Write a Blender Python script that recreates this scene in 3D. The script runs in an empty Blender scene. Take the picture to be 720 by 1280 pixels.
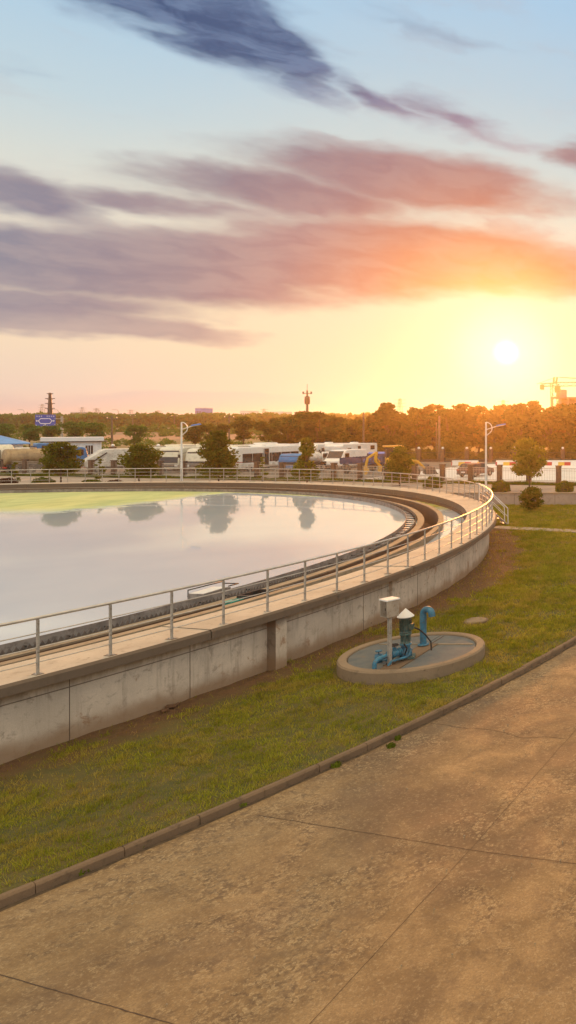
import bpy, bmesh, math, random
import numpy as np
from mathutils import Vector, Matrix, noise as mnoise
R_ = math.radians
C = bpy.context.scene.collection
H = 6.2                      # height of the eye above the lawn
F = 919.0                    # focal length in photo pixels
CX, CY, RT = -48.057, 24.048, 35.85   # tank centre and outer radius of the walkway
YZ = 0.9                     # level of the yard behind the retaining wall

def s2l(c):
    return tuple(((v/255)/12.92 if v/255 <= .04045 else ((v/255+.055)/1.055)**2.4) for v in c)
def P(x, y, z=0.0):          # where the sight line of a photo point meets the level z
    D = F*(H-z)/(y-530.0); return Vector(((x-984)*D/F, D, z))
def A(x, D, z=0.0):
    return Vector(((x-984)*D/F, D, z))
def ZY(y, D): return H-(y-530)*D/F

# ------------------------------------------------------------------ materials
def new_mat(name):
    m = bpy.data.materials.new(name); m.use_nodes = True
    nt = m.node_tree; nt.nodes.clear()
    out = nt.nodes.new('ShaderNodeOutputMaterial')
    return m, nt, out
class NB:
    def __init__(s, nt): s.nt = nt
    def n(s, t, **kw):
        x = s.nt.nodes.new(t)
        for k, v in kw.items(): setattr(x, k, v)
        return x
    def link(s, a, b): s.nt.links.new(a, b)
    def val(s, sock, v):
        if isinstance(v, bpy.types.NodeSocket): s.link(v, sock)
        elif v is not None: sock.default_value = v
    def m(s, op, a, b=None, c=None, clamp=False):
        x = s.n('ShaderNodeMath', operation=op); x.use_clamp = clamp
        s.val(x.inputs[0], a); s.val(x.inputs[1], b)
        if c is not None: s.val(x.inputs[2], c)
        return x.outputs[0]
    def noise(s, vec, scale, detail=4, rough=.55, dist=0.0, dim='3D'):
        x = s.n('ShaderNodeTexNoise', noise_dimensions=dim)
        if vec is not None: s.link(vec, x.inputs['Vector'])
        x.inputs['Scale'].default_value = scale; x.inputs['Detail'].default_value = detail
        x.inputs['Roughness'].default_value = rough; x.inputs['Distortion'].default_value = dist
        return x
    def ss(s, v, a, b, t0=0.0, t1=1.0):
        x = s.n('ShaderNodeMapRange', interpolation_type='SMOOTHSTEP')
        s.val(x.inputs[0], v); x.inputs[1].default_value = a; x.inputs[2].default_value = b
        x.inputs[3].default_value = t0; x.inputs[4].default_value = t1
        return x.outputs[0]
    def ramp(s, v, stops, interp='LINEAR'):
        x = s.n('ShaderNodeValToRGB'); cr = x.color_ramp; cr.interpolation = interp
        while len(cr.elements) > 1: cr.elements.remove(cr.elements[-1])
        cr.elements[0].position = stops[0][0]; cr.elements[0].color = (*stops[0][1], 1)
        for p, c in stops[1:]:
            e = cr.elements.new(p); e.color = (*c, 1)
        s.val(x.inputs[0], v); return x.outputs[0]
    def mix(s, f, a, b, mode='MIX'):
        x = s.n('ShaderNodeMix', data_type='RGBA', blend_type=mode)
        s.val(x.inputs[0], f)
        for i, v in ((6, a), (7, b)):
            if isinstance(v, tuple): v = (*v[:3], 1)
            s.val(x.inputs[i], v)
        return x.outputs[2]
    def mapping(s, vec, loc=(0,0,0), rot=(0,0,0), sc=(1,1,1), typ='POINT'):
        x = s.n('ShaderNodeMapping', vector_type=typ); s.link(vec, x.inputs[0])
        x.inputs[1].default_value = loc; x.inputs[2].default_value = rot; x.inputs[3].default_value = sc
        return x.outputs[0]
    def pos(s): return s.n('ShaderNodeNewGeometry').outputs['Position']
    def objc(s): return s.n('ShaderNodeTexCoord').outputs['Object']
    def bump(s, h, strength=.3, dist=.02):
        x = s.n('ShaderNodeBump'); s.link(h, x.inputs['Height'])
        x.inputs['Strength'].default_value = strength; x.inputs['Distance'].default_value = dist
        return x.outputs[0]
    def bsdf(s, out, col, rough=.6, metal=0.0, normal=None, **kw):
        b = s.n('ShaderNodeBsdfPrincipled')
        s.val(b.inputs['Base Color'], (*col[:3], 1) if isinstance(col, tuple) else col)
        s.val(b.inputs['Roughness'], rough); s.val(b.inputs['Metallic'], metal)
        if normal is not None: s.link(normal, b.inputs['Normal'])
        for k, v in kw.items(): s.val(b.inputs[k.replace('_', ' ')], v)
        s.link(b.outputs[0], out.inputs[0]); return b
M = {}
def simple(name, col, rough=.5, metal=0.0, var=.25, scale=2.0, dirt=None, bump=0.0, bscale=30):
    m, nt, out = new_mat(name); g = NB(nt); p = g.objc()
    nz = g.noise(p, scale, 5).outputs[0]
    lo = tuple(c*(1-var) for c in col); hi = tuple(min(1, c*(1+var*.6)) for c in col)
    c = g.mix(g.ss(nz, .3, .7), lo, hi)
    if dirt:
        d = g.noise(p, scale*2.7, 6, .65).outputs[0]
        c = g.mix(g.ss(d, .5, .72, 0, .8), c, dirt)
    nrm = g.bump(g.noise(p, bscale, 3).outputs[0], bump, .01) if bump else None
    g.bsdf(out, c, rough, metal, nrm); M[name] = m; return m

simple('stainless', (.58,.52,.45), .34, .6, .15, 6)
simple('galvanised', (.42,.38,.33), .5, .35, .25, 8, (.16,.10,.06))
simple('white_metal', (.72,.70,.66), .4, 0, .08, 3)
simple('box_steel', (.42,.36,.29), .45, .25, .2, 5, (.25,.17,.10))
simple('blue_paint', (.03,.16,.25), .5, 0, .35, 7, (.14,.08,.045), .2, 60)
simple('motor_green', (.05,.10,.085), .5, 0, .3, 9, (.10,.06,.03), .2, 60)
simple('teal_paint', (.03,.36,.27), .5, 0, .2, 4, (.08,.14,.08))
simple('rust', (.17,.085,.04), .8, .2, .4, 12)
simple('weir_steel', (.15,.12,.10), .6, .1, .3, 3)
simple('dark_metal', (.05,.045,.04), .55, .3, .3, 6)
simple('rubber', (.025,.024,.022), .8, 0, .2, 6)
simple('glass_dark', (.02,.022,.025), .12, 0, .2, 1)
simple('coach_white', (.78,.76,.70), .3, 0, .06, 1.2, (.62,.57,.48))
simple('coach_cream', (.72,.66,.50), .35, 0, .08, 1.2, (.45,.38,.27))
simple('truck_dirty', (.66,.62,.54), .5, 0, .2, 1.8, (.24,.16,.10))
simple('tank_tan', (.36,.25,.13), .55, 0, .25, 1.5, (.18,.11,.06))
simple('cab_blue', (.03,.18,.42), .35, 0, .15, 2)
simple('bed_blue', (.03,.05,.12), .5, 0, .3, 2, (.08,.06,.05))
simple('paint_blue', (.10,.22,.62), .45, 0, .15, 3)
simple('machine_yellow', (.62,.34,.03), .45, 0, .2, 3, (.28,.15,.05))
simple('car_maroon', (.08,.022,.02), .45, 0, .1, 1)
simple('red_lamp', (.45,.03,.02), .3)
simple('plaster', (.84,.81,.77), .8, 0, .07, .8, (.55,.49,.42))
simple('fascia', (.75,.74,.72), .6, 0, .05, 1)
simple('roof_blue', (.12,.30,.62), .5, 0, .15, 1)
simple('wood_pole', (.17,.12,.08), .85, 0, .3, 5)
simple('pillar', (.13,.08,.05), .8, 0, .25, 3, (.16,.09,.05))
simple('pickets', (.46,.38,.30), .5, .1, .15, 3)
simple('globe', (.85,.84,.80), .3, 0, .03, 3)
simple('sign_blue', (.008,.06,.40), .4, 0, .08, 2)
simple('sign_white', (.8,.8,.8), .4, 0, .05, 2)
simple('bark', (.10,.065,.04), .9, 0, .35, 6, None, .5, 20)
simple('scaffold_concrete', (.34,.27,.22), .85, 0, .2, .2)
simple('crane_yellow', (.45,.30,.12), .6, 0, .1, 1)
simple('hydrangea', (.09,.035,.03), .8, 0, .4, 10)

def stripes(name):
    m, nt, out = new_mat(name); g = NB(nt)
    sx = g.n('ShaderNodeSeparateXYZ'); g.link(g.objc(), sx.inputs[0])
    w = g.m('FRACT', g.m('MULTIPLY', sx.outputs[0], .42))
    c = g.ramp(w, [(0,(.5,.05,.03)),(.33,(.75,.72,.66)),(.66,(.7,.42,.05))], 'CONSTANT')
    g.bsdf(out, c, .6); M[name] = m
stripes('barrier_paint')

# concrete wall with stains
def concrete(name, base, dark, streak=True, rustc=(.30,.15,.07), joints=True):
    m, nt, out = new_mat(name); g = NB(nt); p = g.pos()
    sp = g.n('ShaderNodeSeparateXYZ'); g.link(p, sp.inputs[0])
    ang = g.m('ARCTAN2', g.m('SUBTRACT', sp.outputs[1], CY), g.m('SUBTRACT', sp.outputs[0], CX))
    arc = g.m('MULTIPLY', ang, RT)
    cb = g.n('ShaderNodeCombineXYZ'); g.link(arc, cb.inputs[0]); g.link(sp.outputs[2], cb.inputs[1])
    uv = cb.outputs[0]
    big = g.noise(p, .7, 6, .6).outputs[0]
    c = g.mix(g.ss(big, .35, .68), base, tuple(v*.78 for v in base))
    med = g.noise(p, 4.5, 6, .68, .6).outputs[0]
    c = g.mix(g.ss(med, .52, .68, 0, .55), c, dark)
    if streak:
        st = g.noise(g.mapping(uv, sc=(5, .35, 1)), 1.0, 5, .7).outputs[0]
        c = g.mix(g.ss(st, .50, .68, 0, .5), c, dark)
        ru = g.noise(g.mapping(uv, sc=(1.1, .8, 1), loc=(3,1,0)), 1.3, 6, .72, .8).outputs[0]
        c = g.mix(g.ss(ru, .57, .68, 0, .8), c, rustc)
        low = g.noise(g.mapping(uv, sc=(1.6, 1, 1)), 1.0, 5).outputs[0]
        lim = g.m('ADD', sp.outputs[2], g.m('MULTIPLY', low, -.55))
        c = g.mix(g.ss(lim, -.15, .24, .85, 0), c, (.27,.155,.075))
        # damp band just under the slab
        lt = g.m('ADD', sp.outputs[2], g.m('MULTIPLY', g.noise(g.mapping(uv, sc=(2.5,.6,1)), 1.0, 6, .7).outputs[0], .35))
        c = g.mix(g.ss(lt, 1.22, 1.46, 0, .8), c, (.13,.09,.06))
    pits = g.n('ShaderNodeTexVoronoi'); g.link(p, pits.inputs['Vector']); pits.inputs['Scale'].default_value = 3.2
    pr = g.m('MULTIPLY', g.ss(pits.outputs[0], .06, .10, 1, 0), g.ss(g.noise(p, 1.7, 2).outputs[0], .5, .6))
    c = g.mix(g.m('MULTIPLY', pr, .75), c, (.09,.06,.04))
    fine = g.noise(p, 60, 4, .7).outputs[0]
    c = g.mix(g.ss(fine, .3, .7, 0, .25), c, dark)
    hb = g.m('ADD', g.m('MULTIPLY', med, .6), g.m('MULTIPLY', fine, .4))
    g.bsdf(out, c, .88, 0, g.bump(hb, .35, .02)); M[name] = m
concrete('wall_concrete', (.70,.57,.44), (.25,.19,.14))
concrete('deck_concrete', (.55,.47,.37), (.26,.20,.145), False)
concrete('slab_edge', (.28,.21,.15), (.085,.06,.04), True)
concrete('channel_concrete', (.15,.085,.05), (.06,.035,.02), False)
concrete('rim_concrete', (.34,.26,.17), (.15,.10,.06), False)
concrete('well_rim', (.30,.21,.13), (.13,.09,.055), False)
concrete('kerb_concrete', (.215,.135,.075), (.05,.032,.018), False)
concrete('retaining', (.42,.33,.26), (.20,.14,.10), False)
concrete('pavement_mat', (.40,.31,.24), (.24,.17,.12), False)

def road_mat():
    m, nt, out = new_mat('road_concrete'); g = NB(nt); p = g.pos()
    big = g.noise(p, .22, 5, .6, .4).outputs[0]
    med = g.noise(p, 1.3, 7, .68, .5).outputs[0]
    fine = g.noise(p, 45, 5, .75).outputs[0]
    base = g.mix(g.ss(med, .35, .66), (.31,.195,.085), (.22,.130,.054))
    base = g.mix(g.ss(big, .44, .60, 0, .9), base, (.145,.084,.040))
    # worn skin: pale flakes in ragged patches
    wv = g.n('ShaderNodeVectorMath', operation='MULTIPLY_ADD')
    nc = g.noise(p, 4.0, 3).outputs['Color']; g.link(nc, wv.inputs[0]); wv.inputs[1].default_value = (.22,.22,0); g.link(p, wv.inputs[2])
    def flakes(scale, r, seed):
        v = g.n('ShaderNodeTexVoronoi', voronoi_dimensions='2D'); v.inputs['Scale'].default_value = scale
        v.inputs['Randomness'].default_value = 1.0
        g.link(g.mapping(wv.outputs[0], loc=(seed, seed*.7, 0)), v.inputs['Vector'])
        sep = g.n('ShaderNodeSeparateColor'); g.link(v.outputs['Color'], sep.inputs[0])
        rad = g.m('SUBTRACT', g.m('MULTIPLY', sep.outputs[0], r), .06)
        d = g.m('SUBTRACT', rad, v.outputs['Distance'])
        body = g.ss(d, 0, .06); ring = g.m('MULTIPLY', body, g.ss(d, .06, .18, 1, .45))
        return ring
    patch = g.ss(g.noise(g.mapping(p, loc=(4,2,0)), .5, 6, .66, .6).outputs[0], .48, .60)
    patch2 = g.ss(g.noise(g.mapping(p, loc=(11,7,0)), .75, 6, .66, .6).outputs[0], .50, .62)
    f1 = g.m('MULTIPLY', flakes(14, .55, 0), patch); f2 = g.m('MULTIPLY', flakes(26, .62, 5), patch2)
    f = g.m('MAXIMUM', f1, f2)
    dk = g.ss(g.noise(p, 9, 6, .75).outputs[0], .46, .58)
    base = g.mix(g.m('MULTIPLY', g.m('MULTIPLY', dk, g.m('MAXIMUM', patch, patch2)), .75), base, (.08,.045,.022))
    c = g.mix(g.m('MULTIPLY', f, .80), base, (.47,.33,.17))
    c = g.mix(g.ss(fine, .38, .64, 0, .5), c, (.11,.068,.034))
    c = g.mix(g.ss(g.noise(g.mapping(p, loc=(1,9,0)), 22, 5, .8).outputs[0], .52, .64, 0, .4), c, (.46,.33,.18))
    c = g.mix(g.ss(g.noise(g.mapping(p, loc=(20,3,0)), 2.6, 8, .75, .3).outputs[0], .50, .66, 0, .45), c, (.10,.06,.032))
    scr = g.noise(g.mapping(p, rot=(0,0,.5), sc=(1, 14, 1)), .6, 5, .7).outputs[0]
    c = g.mix(g.ss(scr, .6, .75, 0, .25), c, (.40,.29,.18))
    spk = g.noise(p, 130, 2, .6).outputs[0]
    c = g.mix(g.ss(spk, .66, .76, 0, .35), c, (.48,.36,.23))
    h = g.m('ADD', g.m('MULTIPLY', f, -.4), g.m('ADD', g.m('MULTIPLY', fine, .5), med))
    g.bsdf(out, c, g.ss(med, .3, .7, .72, .9), 0, g.bump(h, .16, .010)); M['road'] = m
road_mat()

def grassland(name, green, green2, soil, near_tank):
    m, nt, out = new_mat(name); g = NB(nt); p = g.pos()
    a = g.noise(p, 1.1, 6, .65, .4).outputs[0]; b = g.noise(p, 9, 6, .75).outputs[0]; f = g.noise(p, 60, 4, .8).outputs[0]
    c = g.mix(g.ss(a, .35, .65), green, green2)
    c = g.mix(g.ss(b, .40, .68, 0, .55), c, (green2[0]*1.35, green2[1]*1.05, green2[2]))
    sc = g.mix(g.ss(b, .3, .7), soil, tuple(v*.55 for v in soil))
    if near_tank:
        sub = g.n('ShaderNodeVectorMath', operation='DISTANCE'); g.link(g.mapping(p, sc=(1,1,0)), sub.inputs[0]); sub.inputs[1].default_value = (CX,CY,0)
        d = g.m('ADD', g.m('SUBTRACT', sub.outputs['Value'], 35.5), g.m('MULTIPLY', g.m('SUBTRACT', g.noise(p, 1.2, 6, .65).outputs[0], .5), 3.2))
        sep = g.n('ShaderNodeSeparateXYZ'); g.link(p, sep.inputs[0])
        yy = g.ss(sep.outputs[1], 19, 30, 0, .9); d = g.m('SUBTRACT', d, yy)
        k = g.m('MULTIPLY', g.ss(d, .2, 1.4, 1, 0), g.ss(b, .2, .48, .75, 1))
        k2 = g.ss(g.noise(g.mapping(p, loc=(9,3,0)), .9, 6, .7, .5).outputs[0], .56, .70, 0, .55)
        c = g.mix(g.m('MAXIMUM', k, k2), c, sc)
    else:
        k = g.ss(g.noise(p, .05, 6, .65, .4).outputs[0], .48, .60)
        c = g.mix(k, c, sc)
    c = g.mix(g.ss(f, .35, .7, 0, .5), c, (.035,.03,.012))
    g.bsdf(out, c, .95, 0, g.bump(g.m('ADD', f, b), .8, .03)); M[name] = m
grassland('lawn', (.075,.085,.013), (.17,.13,.028), (.22,.10,.035), True)
grassland('field', (.10,.12,.03), (.15,.14,.05), (.26,.15,.085), False)

def yard_mat():
    m, nt, out = new_mat('yard'); g = NB(nt); p = g.pos()
    a = g.noise(p, .25, 6, .6).outputs[0]; f = g.noise(p, 8, 5, .7).outputs[0]
    c = g.mix(g.ss(a, .35, .65), (.20,.165,.125), (.14,.115,.09)); c = g.mix(g.ss(f, .4, .7, 0, .4), c, (.10,.08,.06))
    sep = g.n('ShaderNodeSeparateXYZ'); g.link(p, sep.inputs[0])
    # open field beyond the yard
    k = g.ss(g.m('ADD', sep.outputs[1], g.m('MULTIPLY', g.noise(p, .1, 4).outputs[0], 3)), 106.5, 107.5)
    n1 = g.noise(p, .035, 6, .65, .5).outputs[0]; n2 = g.noise(p, .3, 6, .7).outputs[0]
    gr = g.mix(g.ss(n2, .35, .65), (.085,.10,.028), (.15,.15,.05))
    # a band of bare cut earth on the slope
    band = g.m('MULTIPLY', g.ss(sep.outputs[1], 165, 185), g.ss(sep.outputs[1], 225, 260, 1, 0))
    so = g.m('MULTIPLY', g.ss(n1, .38, .50), g.m('ADD', .25, band)); gr = g.mix(g.m('MINIMUM', so, 1.0), gr, (.30,.17,.10))
    c = g.mix(k, c, gr)
    g.bsdf(out, c, .8, 0, g.bump(f, .3, .03)); M['yard'] = m
yard_mat()

def water_mat(name, algae):
    m, nt, out = new_mat(name); g = NB(nt); p = g.pos()
    sep = g.n('ShaderNodeSeparateXYZ'); g.link(p, sep.inputs[0])
    w = g.noise(p, 1.6, 3, .5).outputs[0]
    nrm = g.bump(w, .012, .05)
    b = g.n('ShaderNodeBsdfPrincipled')
    col = g.mix(g.ss(g.noise(p, .12, 4).outputs[0], .35, .65), (.47,.53,.60), (.51,.57,.64))
    n = g.noise(g.mapping(p, sc=(1,.55,1)), .45, 7, .62, 1.2).outputs[0]
    n2 = g.noise(g.mapping(p, sc=(.5,1.6,1)), 2.2, 6, .7, .5).outputs[0]
    if algae:
        d = g.m('ADD', sep.outputs[0], g.m('MULTIPLY', g.m('SUBTRACT', n, .5), 5.0))
        d = g.m('ADD', d, g.m('MULTIPLY', g.m('SUBTRACT', n2, .5), 5.0))
        k = g.ss(d, -43.0, -40.4, 1, 0)
        k = g.m('MULTIPLY', k, g.ss(g.m('ADD', sep.outputs[1], g.m('MULTIPLY', n, 4)), 41.6, 47, 0, 1))
        # fringe along the far edge
        sub = g.n('ShaderNodeVectorMath', operation='DISTANCE'); g.link(g.mapping(p, sc=(1,1,0)), sub.inputs[0]); sub.inputs[1].default_value = (CX,CY,0)
        e = g.m('ADD', sub.outputs['Value'], g.m('MULTIPLY', g.m('SUBTRACT', n2, .5), .8))
        k = g.m('MAXIMUM', k, g.m('MULTIPLY', g.ss(e, 31.1, 31.35), g.ss(sep.outputs[1], 50, 53)))
    else:
        k = g.m('MULTIPLY', g.ss(n2, .36, .46), g.ss(g.m('ADD', sep.outputs[1], g.m('MULTIPLY', n, 6)), 45, 49))
    ac = g.mix(g.ss(n, .35, .65), (.55,.57,.25), (.42,.46,.20))
    if not algae: ac = g.mix(g.ss(n, .42, .56), (.40,.37,.06), (.16,.11,.045))
    c = g.mix(k, col, ac)
    g.link(c, b.inputs['Base Color']); b.inputs['IOR'].default_value = 1.4
    g.link(g.ss(k, 0, 1, .03, .7), b.inputs['Roughness']); g.link(nrm, b.inputs['Normal'])
    g.link(g.ss(k, 0, 1, .30, .1), b.inputs['Specular IOR Level'])
    g.link(b.outputs[0], out.inputs[0]); M[name] = m
water_mat('water_main', True); water_mat('water_channel', False)

def leaf_mat(name, c1, c2, trans=.35, dry=None):
    m, nt, out = new_mat(name); g = NB(nt)
    geo = g.n('ShaderNodeNewGeometry'); rnd = geo.outputs['Random Per Island']
    big = g.noise(geo.outputs['Position'], .6, 3).outputs[0]
    c = g.mix(rnd, c1, c2); c = g.mix(g.ss(big, .35, .65, 0, .5), c, tuple(v*.6 for v in c1))
    if dry:
        pz = geo.outputs['Position']; a_ = g.noise(pz, .9, 6, .68, .5).outputs[0]; b_ = g.noise(g.mapping(pz, loc=(7,3,0)), 3.5, 4, .6).outputs[0]
        c = g.mix(g.ss(a_, .46, .62, 0, .85), c, g.mix(rnd, dry, tuple(v*1.5 for v in dry)))
        c = g.mix(g.ss(b_, .50, .68, 0, .6), c, g.mix(rnd, tuple(v*.6 for v in c1), (.18,.12,.04)))
    d = g.n('ShaderNodeBsdfDiffuse'); t = g.n('ShaderNodeBsdfTranslucent'); mx = g.n('ShaderNodeMixShader')
    g.link(c, d.inputs[0]); g.link(g.mix(.5, c, (c2[0]*1.4, c2[1]*1.2, c2[2])), t.inputs[0]); mx.inputs[0].default_value = trans
    g.link(d.outputs[0], mx.inputs[1]); g.link(t.outputs[0], mx.inputs[2]); g.link(mx.outputs[0], out.inputs[0]); M[name] = m
leaf_mat('leaf_yard', (.060,.085,.010), (.16,.18,.020), .45)
leaf_mat('leaf_bright', (.10,.13,.012), (.22,.24,.03), .5)
leaf_mat('leaf_line', (.055,.075,.012), (.17,.165,.028), .5)
leaf_mat('leaf_far', (.05,.13,.022), (.12,.22,.04), .35)
leaf_mat('leaf_hedge', (.08,.11,.012), (.17,.19,.02), .25)
leaf_mat('leaf_red', (.06,.025,.018), (.12,.05,.03), .25)
leaf_mat('blade', (.13,.18,.012), (.50,.44,.05), .3, (.34,.24,.055))
leaf_mat('leaf_line_dark', (.035,.055,.010), (.10,.12,.020), .5)
leaf_mat('leaf_line_dry', (.10,.075,.015), (.24,.17,.035), .5)
leaf_mat('blade_dry', (.26,.17,.05), (.42,.29,.10), .3)

# ------------------------------------------------------------------ mesh building
class MB:
    def __init__(s): s.v = []; s.f = []; s.mi = []; s.sm = []
    def add(s, vs, fs, mi=0, smooth=False):
        o = len(s.v); s.v += [tuple(v) for v in vs]
        for f in fs: s.f.append(tuple(i+o for i in f)); s.mi.append(mi); s.sm.append(smooth)
        return s
    def box(s, c, sz, rz=0, mi=0, top=(1,1), bev=0.0, ry=0, rx=0):
        x, y, z = sz[0]/2, sz[1]/2, sz[2]/2; tx, ty = top
        if bev:
            b = min(bev, x*.9, y*.9, z*.9)
            ring = lambda zz, ins: [(-x+ins,-y+b+0,zz),(-x+b,-y+ins,zz),(x-b,-y+ins,zz),(x-ins,-y+b,zz),(x-ins,y-b,zz),(x-b,y-ins,zz),(-x+b,y-ins,zz),(-x+ins,y-b,zz)]
            lv = [ring(-z, b*.6), ring(-z+b, 0), ring(z-b, 0), ring(z, b*.6)]
            vs = [v for l in lv for v in l]
            fs = [tuple(range(7,-1,-1)), tuple(range(24,32))]
            for l in range(3):
                for i in range(8): j = (i+1)%8; fs.append((l*8+i, l*8+j, l*8+8+j, l*8+8+i))
        else:
            vs = [(-x,-y,-z),(x,-y,-z),(x,y,-z),(-x,y,-z),(-x*tx,-y*ty,z),(x*tx,-y*ty,z),(x*tx,y*ty,z),(-x*tx,y*ty,z)]
            fs = [(3,2,1,0),(4,5,6,7),(0,1,5,4),(1,2,6,5),(2,3,7,6),(3,0,4,7)]
        m = Matrix.Rotation(rz,3,'Z') @ Matrix.Rotation(ry,3,'Y') @ Matrix.Rotation(rx,3,'X'); c = Vector(c)
        return s.add([m@Vector(v)+c for v in vs], fs, mi)
    def tube(s, pts, r, n=8, mi=0, caps=True, smooth=True):
        pts = [Vector(p) for p in pts]; k = len(pts); rs = r if isinstance(r, (list,tuple)) else [r]*k
        t0 = (pts[1]-pts[0]).normalized(); ref = Vector((0,0,1)) if abs(t0.z) < .9 else Vector((1,0,0))
        u = t0.cross(ref).normalized(); vs = []
        for i, p in enumerate(pts):
            a = pts[max(i-1,0)]; b = pts[min(i+1,k-1)]; t = (b-a).normalized()
            u = (u-t*u.dot(t)).normalized(); w = t.cross(u)
            sc = 1.0
            for j in range(n):
                an = 2*math.pi*j/n; vs.append(p+(u*math.cos(an)+w*math.sin(an))*rs[i]*sc)
        fs = []
        for i in range(k-1):
            for j in range(n):
                j2 = (j+1)%n; fs.append((i*n+j, i*n+j2, (i+1)*n+j2, (i+1)*n+j))
        s.add(vs, fs, mi, smooth)
        if caps: s.add(vs[:n], [tuple(range(n-1,-1,-1))], mi); s.add(vs[-n:], [tuple(range(n))], mi)
        return s
    def lathe(s, prof, c=(0,0,0), n=24, mi=0, smooth=True, a0=0, a1=2*math.pi, axis='z'):
        full = abs(a1-a0) > 6.28; cols = n if full else n+1; vs = []
        for i in range(cols):
            a = a0+(a1-a0)*i/n
            for r, z in prof:
                q = (r*math.cos(a), r*math.sin(a), z)
                if axis == 'x': q = (q[2], q[0], q[1])
                if axis == 'y': q = (q[0], q[2], q[1])
                vs.append((q[0]+c[0], q[1]+c[1], q[2]+c[2]))
        k = len(prof); fs = []
        for i in range(n):
            i2 = (i+1)%cols
            for j in range(k-1): fs.append((i*k+j, i2*k+j, i2*k+j+1, i*k+j+1))
        return s.add(vs, fs, mi, smooth)
    def extrude(s, poly, y0, y1, mi=0):        # poly in the xz plane
        n = len(poly); vs = [(x, y0, z) for x, z in poly]+[(x, y1, z) for x, z in poly]
        fs = [tuple(range(n)), tuple(range(2*n-1, n-1, -1))]
        for i in range(n): j = (i+1)%n; fs.append((j, i, n+i, n+j))
        return s.add(vs, fs, mi)
    def build(s, name, mat, parent=None, loc=None, rz=0, bevel=0):
        me = bpy.data.meshes.new(name); me.from_pydata(s.v, [], s.f)
        for m_ in (mat if isinstance(mat, (list,tuple)) else [mat]): me.materials.append(M[m_] if isinstance(m_, str) else m_)
        me.polygons.foreach_set('material_index', s.mi); me.polygons.foreach_set('use_smooth', s.sm)
        me.update()
        bm = bmesh.new(); bm.from_mesh(me); bmesh.ops.recalc_face_normals(bm, faces=bm.faces); bm.to_mesh(me); bm.free()
        o = bpy.data.objects.new(name, me); C.objects.link(o)
        if parent: o.parent = parent
        if loc is not None: o.location = loc
        o.rotation_euler.z = rz
        if bevel:
            b = o.modifiers.new('bevel', 'BEVEL'); b.width = bevel; b.segments = 2; b.limit_method = 'ANGLE'
        return o
def thing(name, label, cat, loc=(0,0,0), rz=0, group=None):
    o = bpy.data.objects.new(name, None); C.objects.link(o); o.location = loc; o.rotation_euler.z = rz
    o['label'] = label; o['category'] = cat
    if group: o['group'] = group
    return o
def tag(o, label, cat, group=None):
    o['label'] = label; o['category'] = cat
    if group: o['group'] = group
    return o
def struct(o, kind='structure'): o['kind'] = kind; return o
def dup(root, loc, rz=0, label=None, sc=None):
    r = root.copy(); C.objects.link(r); r.location = loc; r.rotation_euler.z = rz
    if sc: r.scale = sc
    if label: r['label'] = label
    for ch in list(root.children):
        c = ch.copy(); C.objects.link(c); c.parent = r
        for gch in list(ch.children):
            d = gch.copy(); C.objects.link(d); d.parent = c
    return r
def quads(name, V, mat, parent=None, loc=None):
    n = len(V)//4; me = bpy.data.meshes.new(name)
    me.vertices.add(len(V)); me.vertices.foreach_set('co', V.astype(np.float32).ravel())
    me.loops.add(len(V)); me.loops.foreach_set('vertex_index', np.arange(len(V), dtype=np.int32))
    me.polygons.add(n); me.polygons.foreach_set('loop_start', np.arange(0, 4*n, 4, dtype=np.int32))
    me.materials.append(M[mat]); me.update(calc_edges=True); me.validate()
    o = bpy.data.objects.new(name, me); C.objects.link(o)
    if parent: o.parent = parent
    if loc is not None: o.location = loc
    return o

# ------------------------------------------------------------------ ground, road, kerb, lawn
mb = MB(); mb.add([(-1400,-1400,-.30),(1400,-1400,-.30),(1400,56.6,-.30),(-1400,56.6,-.30)], [(0,1,2,3)])
struct(mb.build('ground', 'field'))
# yard and the land behind it, one sheet out to the horizon, wrapped round the tank
def terr(x, y):
    if y < 108: return YZ
    z = YZ+1.2*min(1,(y-108)/30)+2.2*max(0,min(1,(y-150)/110))+.9*max(0,min(1,(y-260)/200))
    a = min(1,(y-108)/20)
    return z+a*.5*mnoise.noise(Vector((x*.03, y*.03, 1)))+a*.15*mnoise.noise(Vector((x*.15,y*.15,3)))
xs = sorted(set([-1400,-900,-600,-400,-300,-250,-200]+[-170+2*i for i in range(96)]+[40,80,120,200,400,800,1400]))
ys = [0,.5,1]+[i for i in range(2,60,3)]+[60+4*i for i in range(40)]+[230,260,300,400,600,900,1340]
vs = []
for x in xs:
    y0 = 56.3
    if abs(x-CX) < RT-.35: y0 = max(y0, CY+math.sqrt((RT-.30)**2-(x-CX)**2))
    for t in ys:
        y = y0+t*(1 if t > 5 else 1); vs.append((x, y, terr(x, y)))
k = len(ys); fs = [(i*k+j, (i+1)*k+j, (i+1)*k+j+1, i*k+j+1) for i in range(len(xs)-1) for j in range(k-1)]
o = MB().add(vs, fs, 0, True).build('yard_ground', 'yard'); struct(o)

mb = MB(); mb.add([(-70,-70,-.12),(90,-70,-.12),(90,56.2,-.12),(-70,56.2,-.12)], [(0,1,2,3)])
struct(mb.build('road', 'road'))
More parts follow.
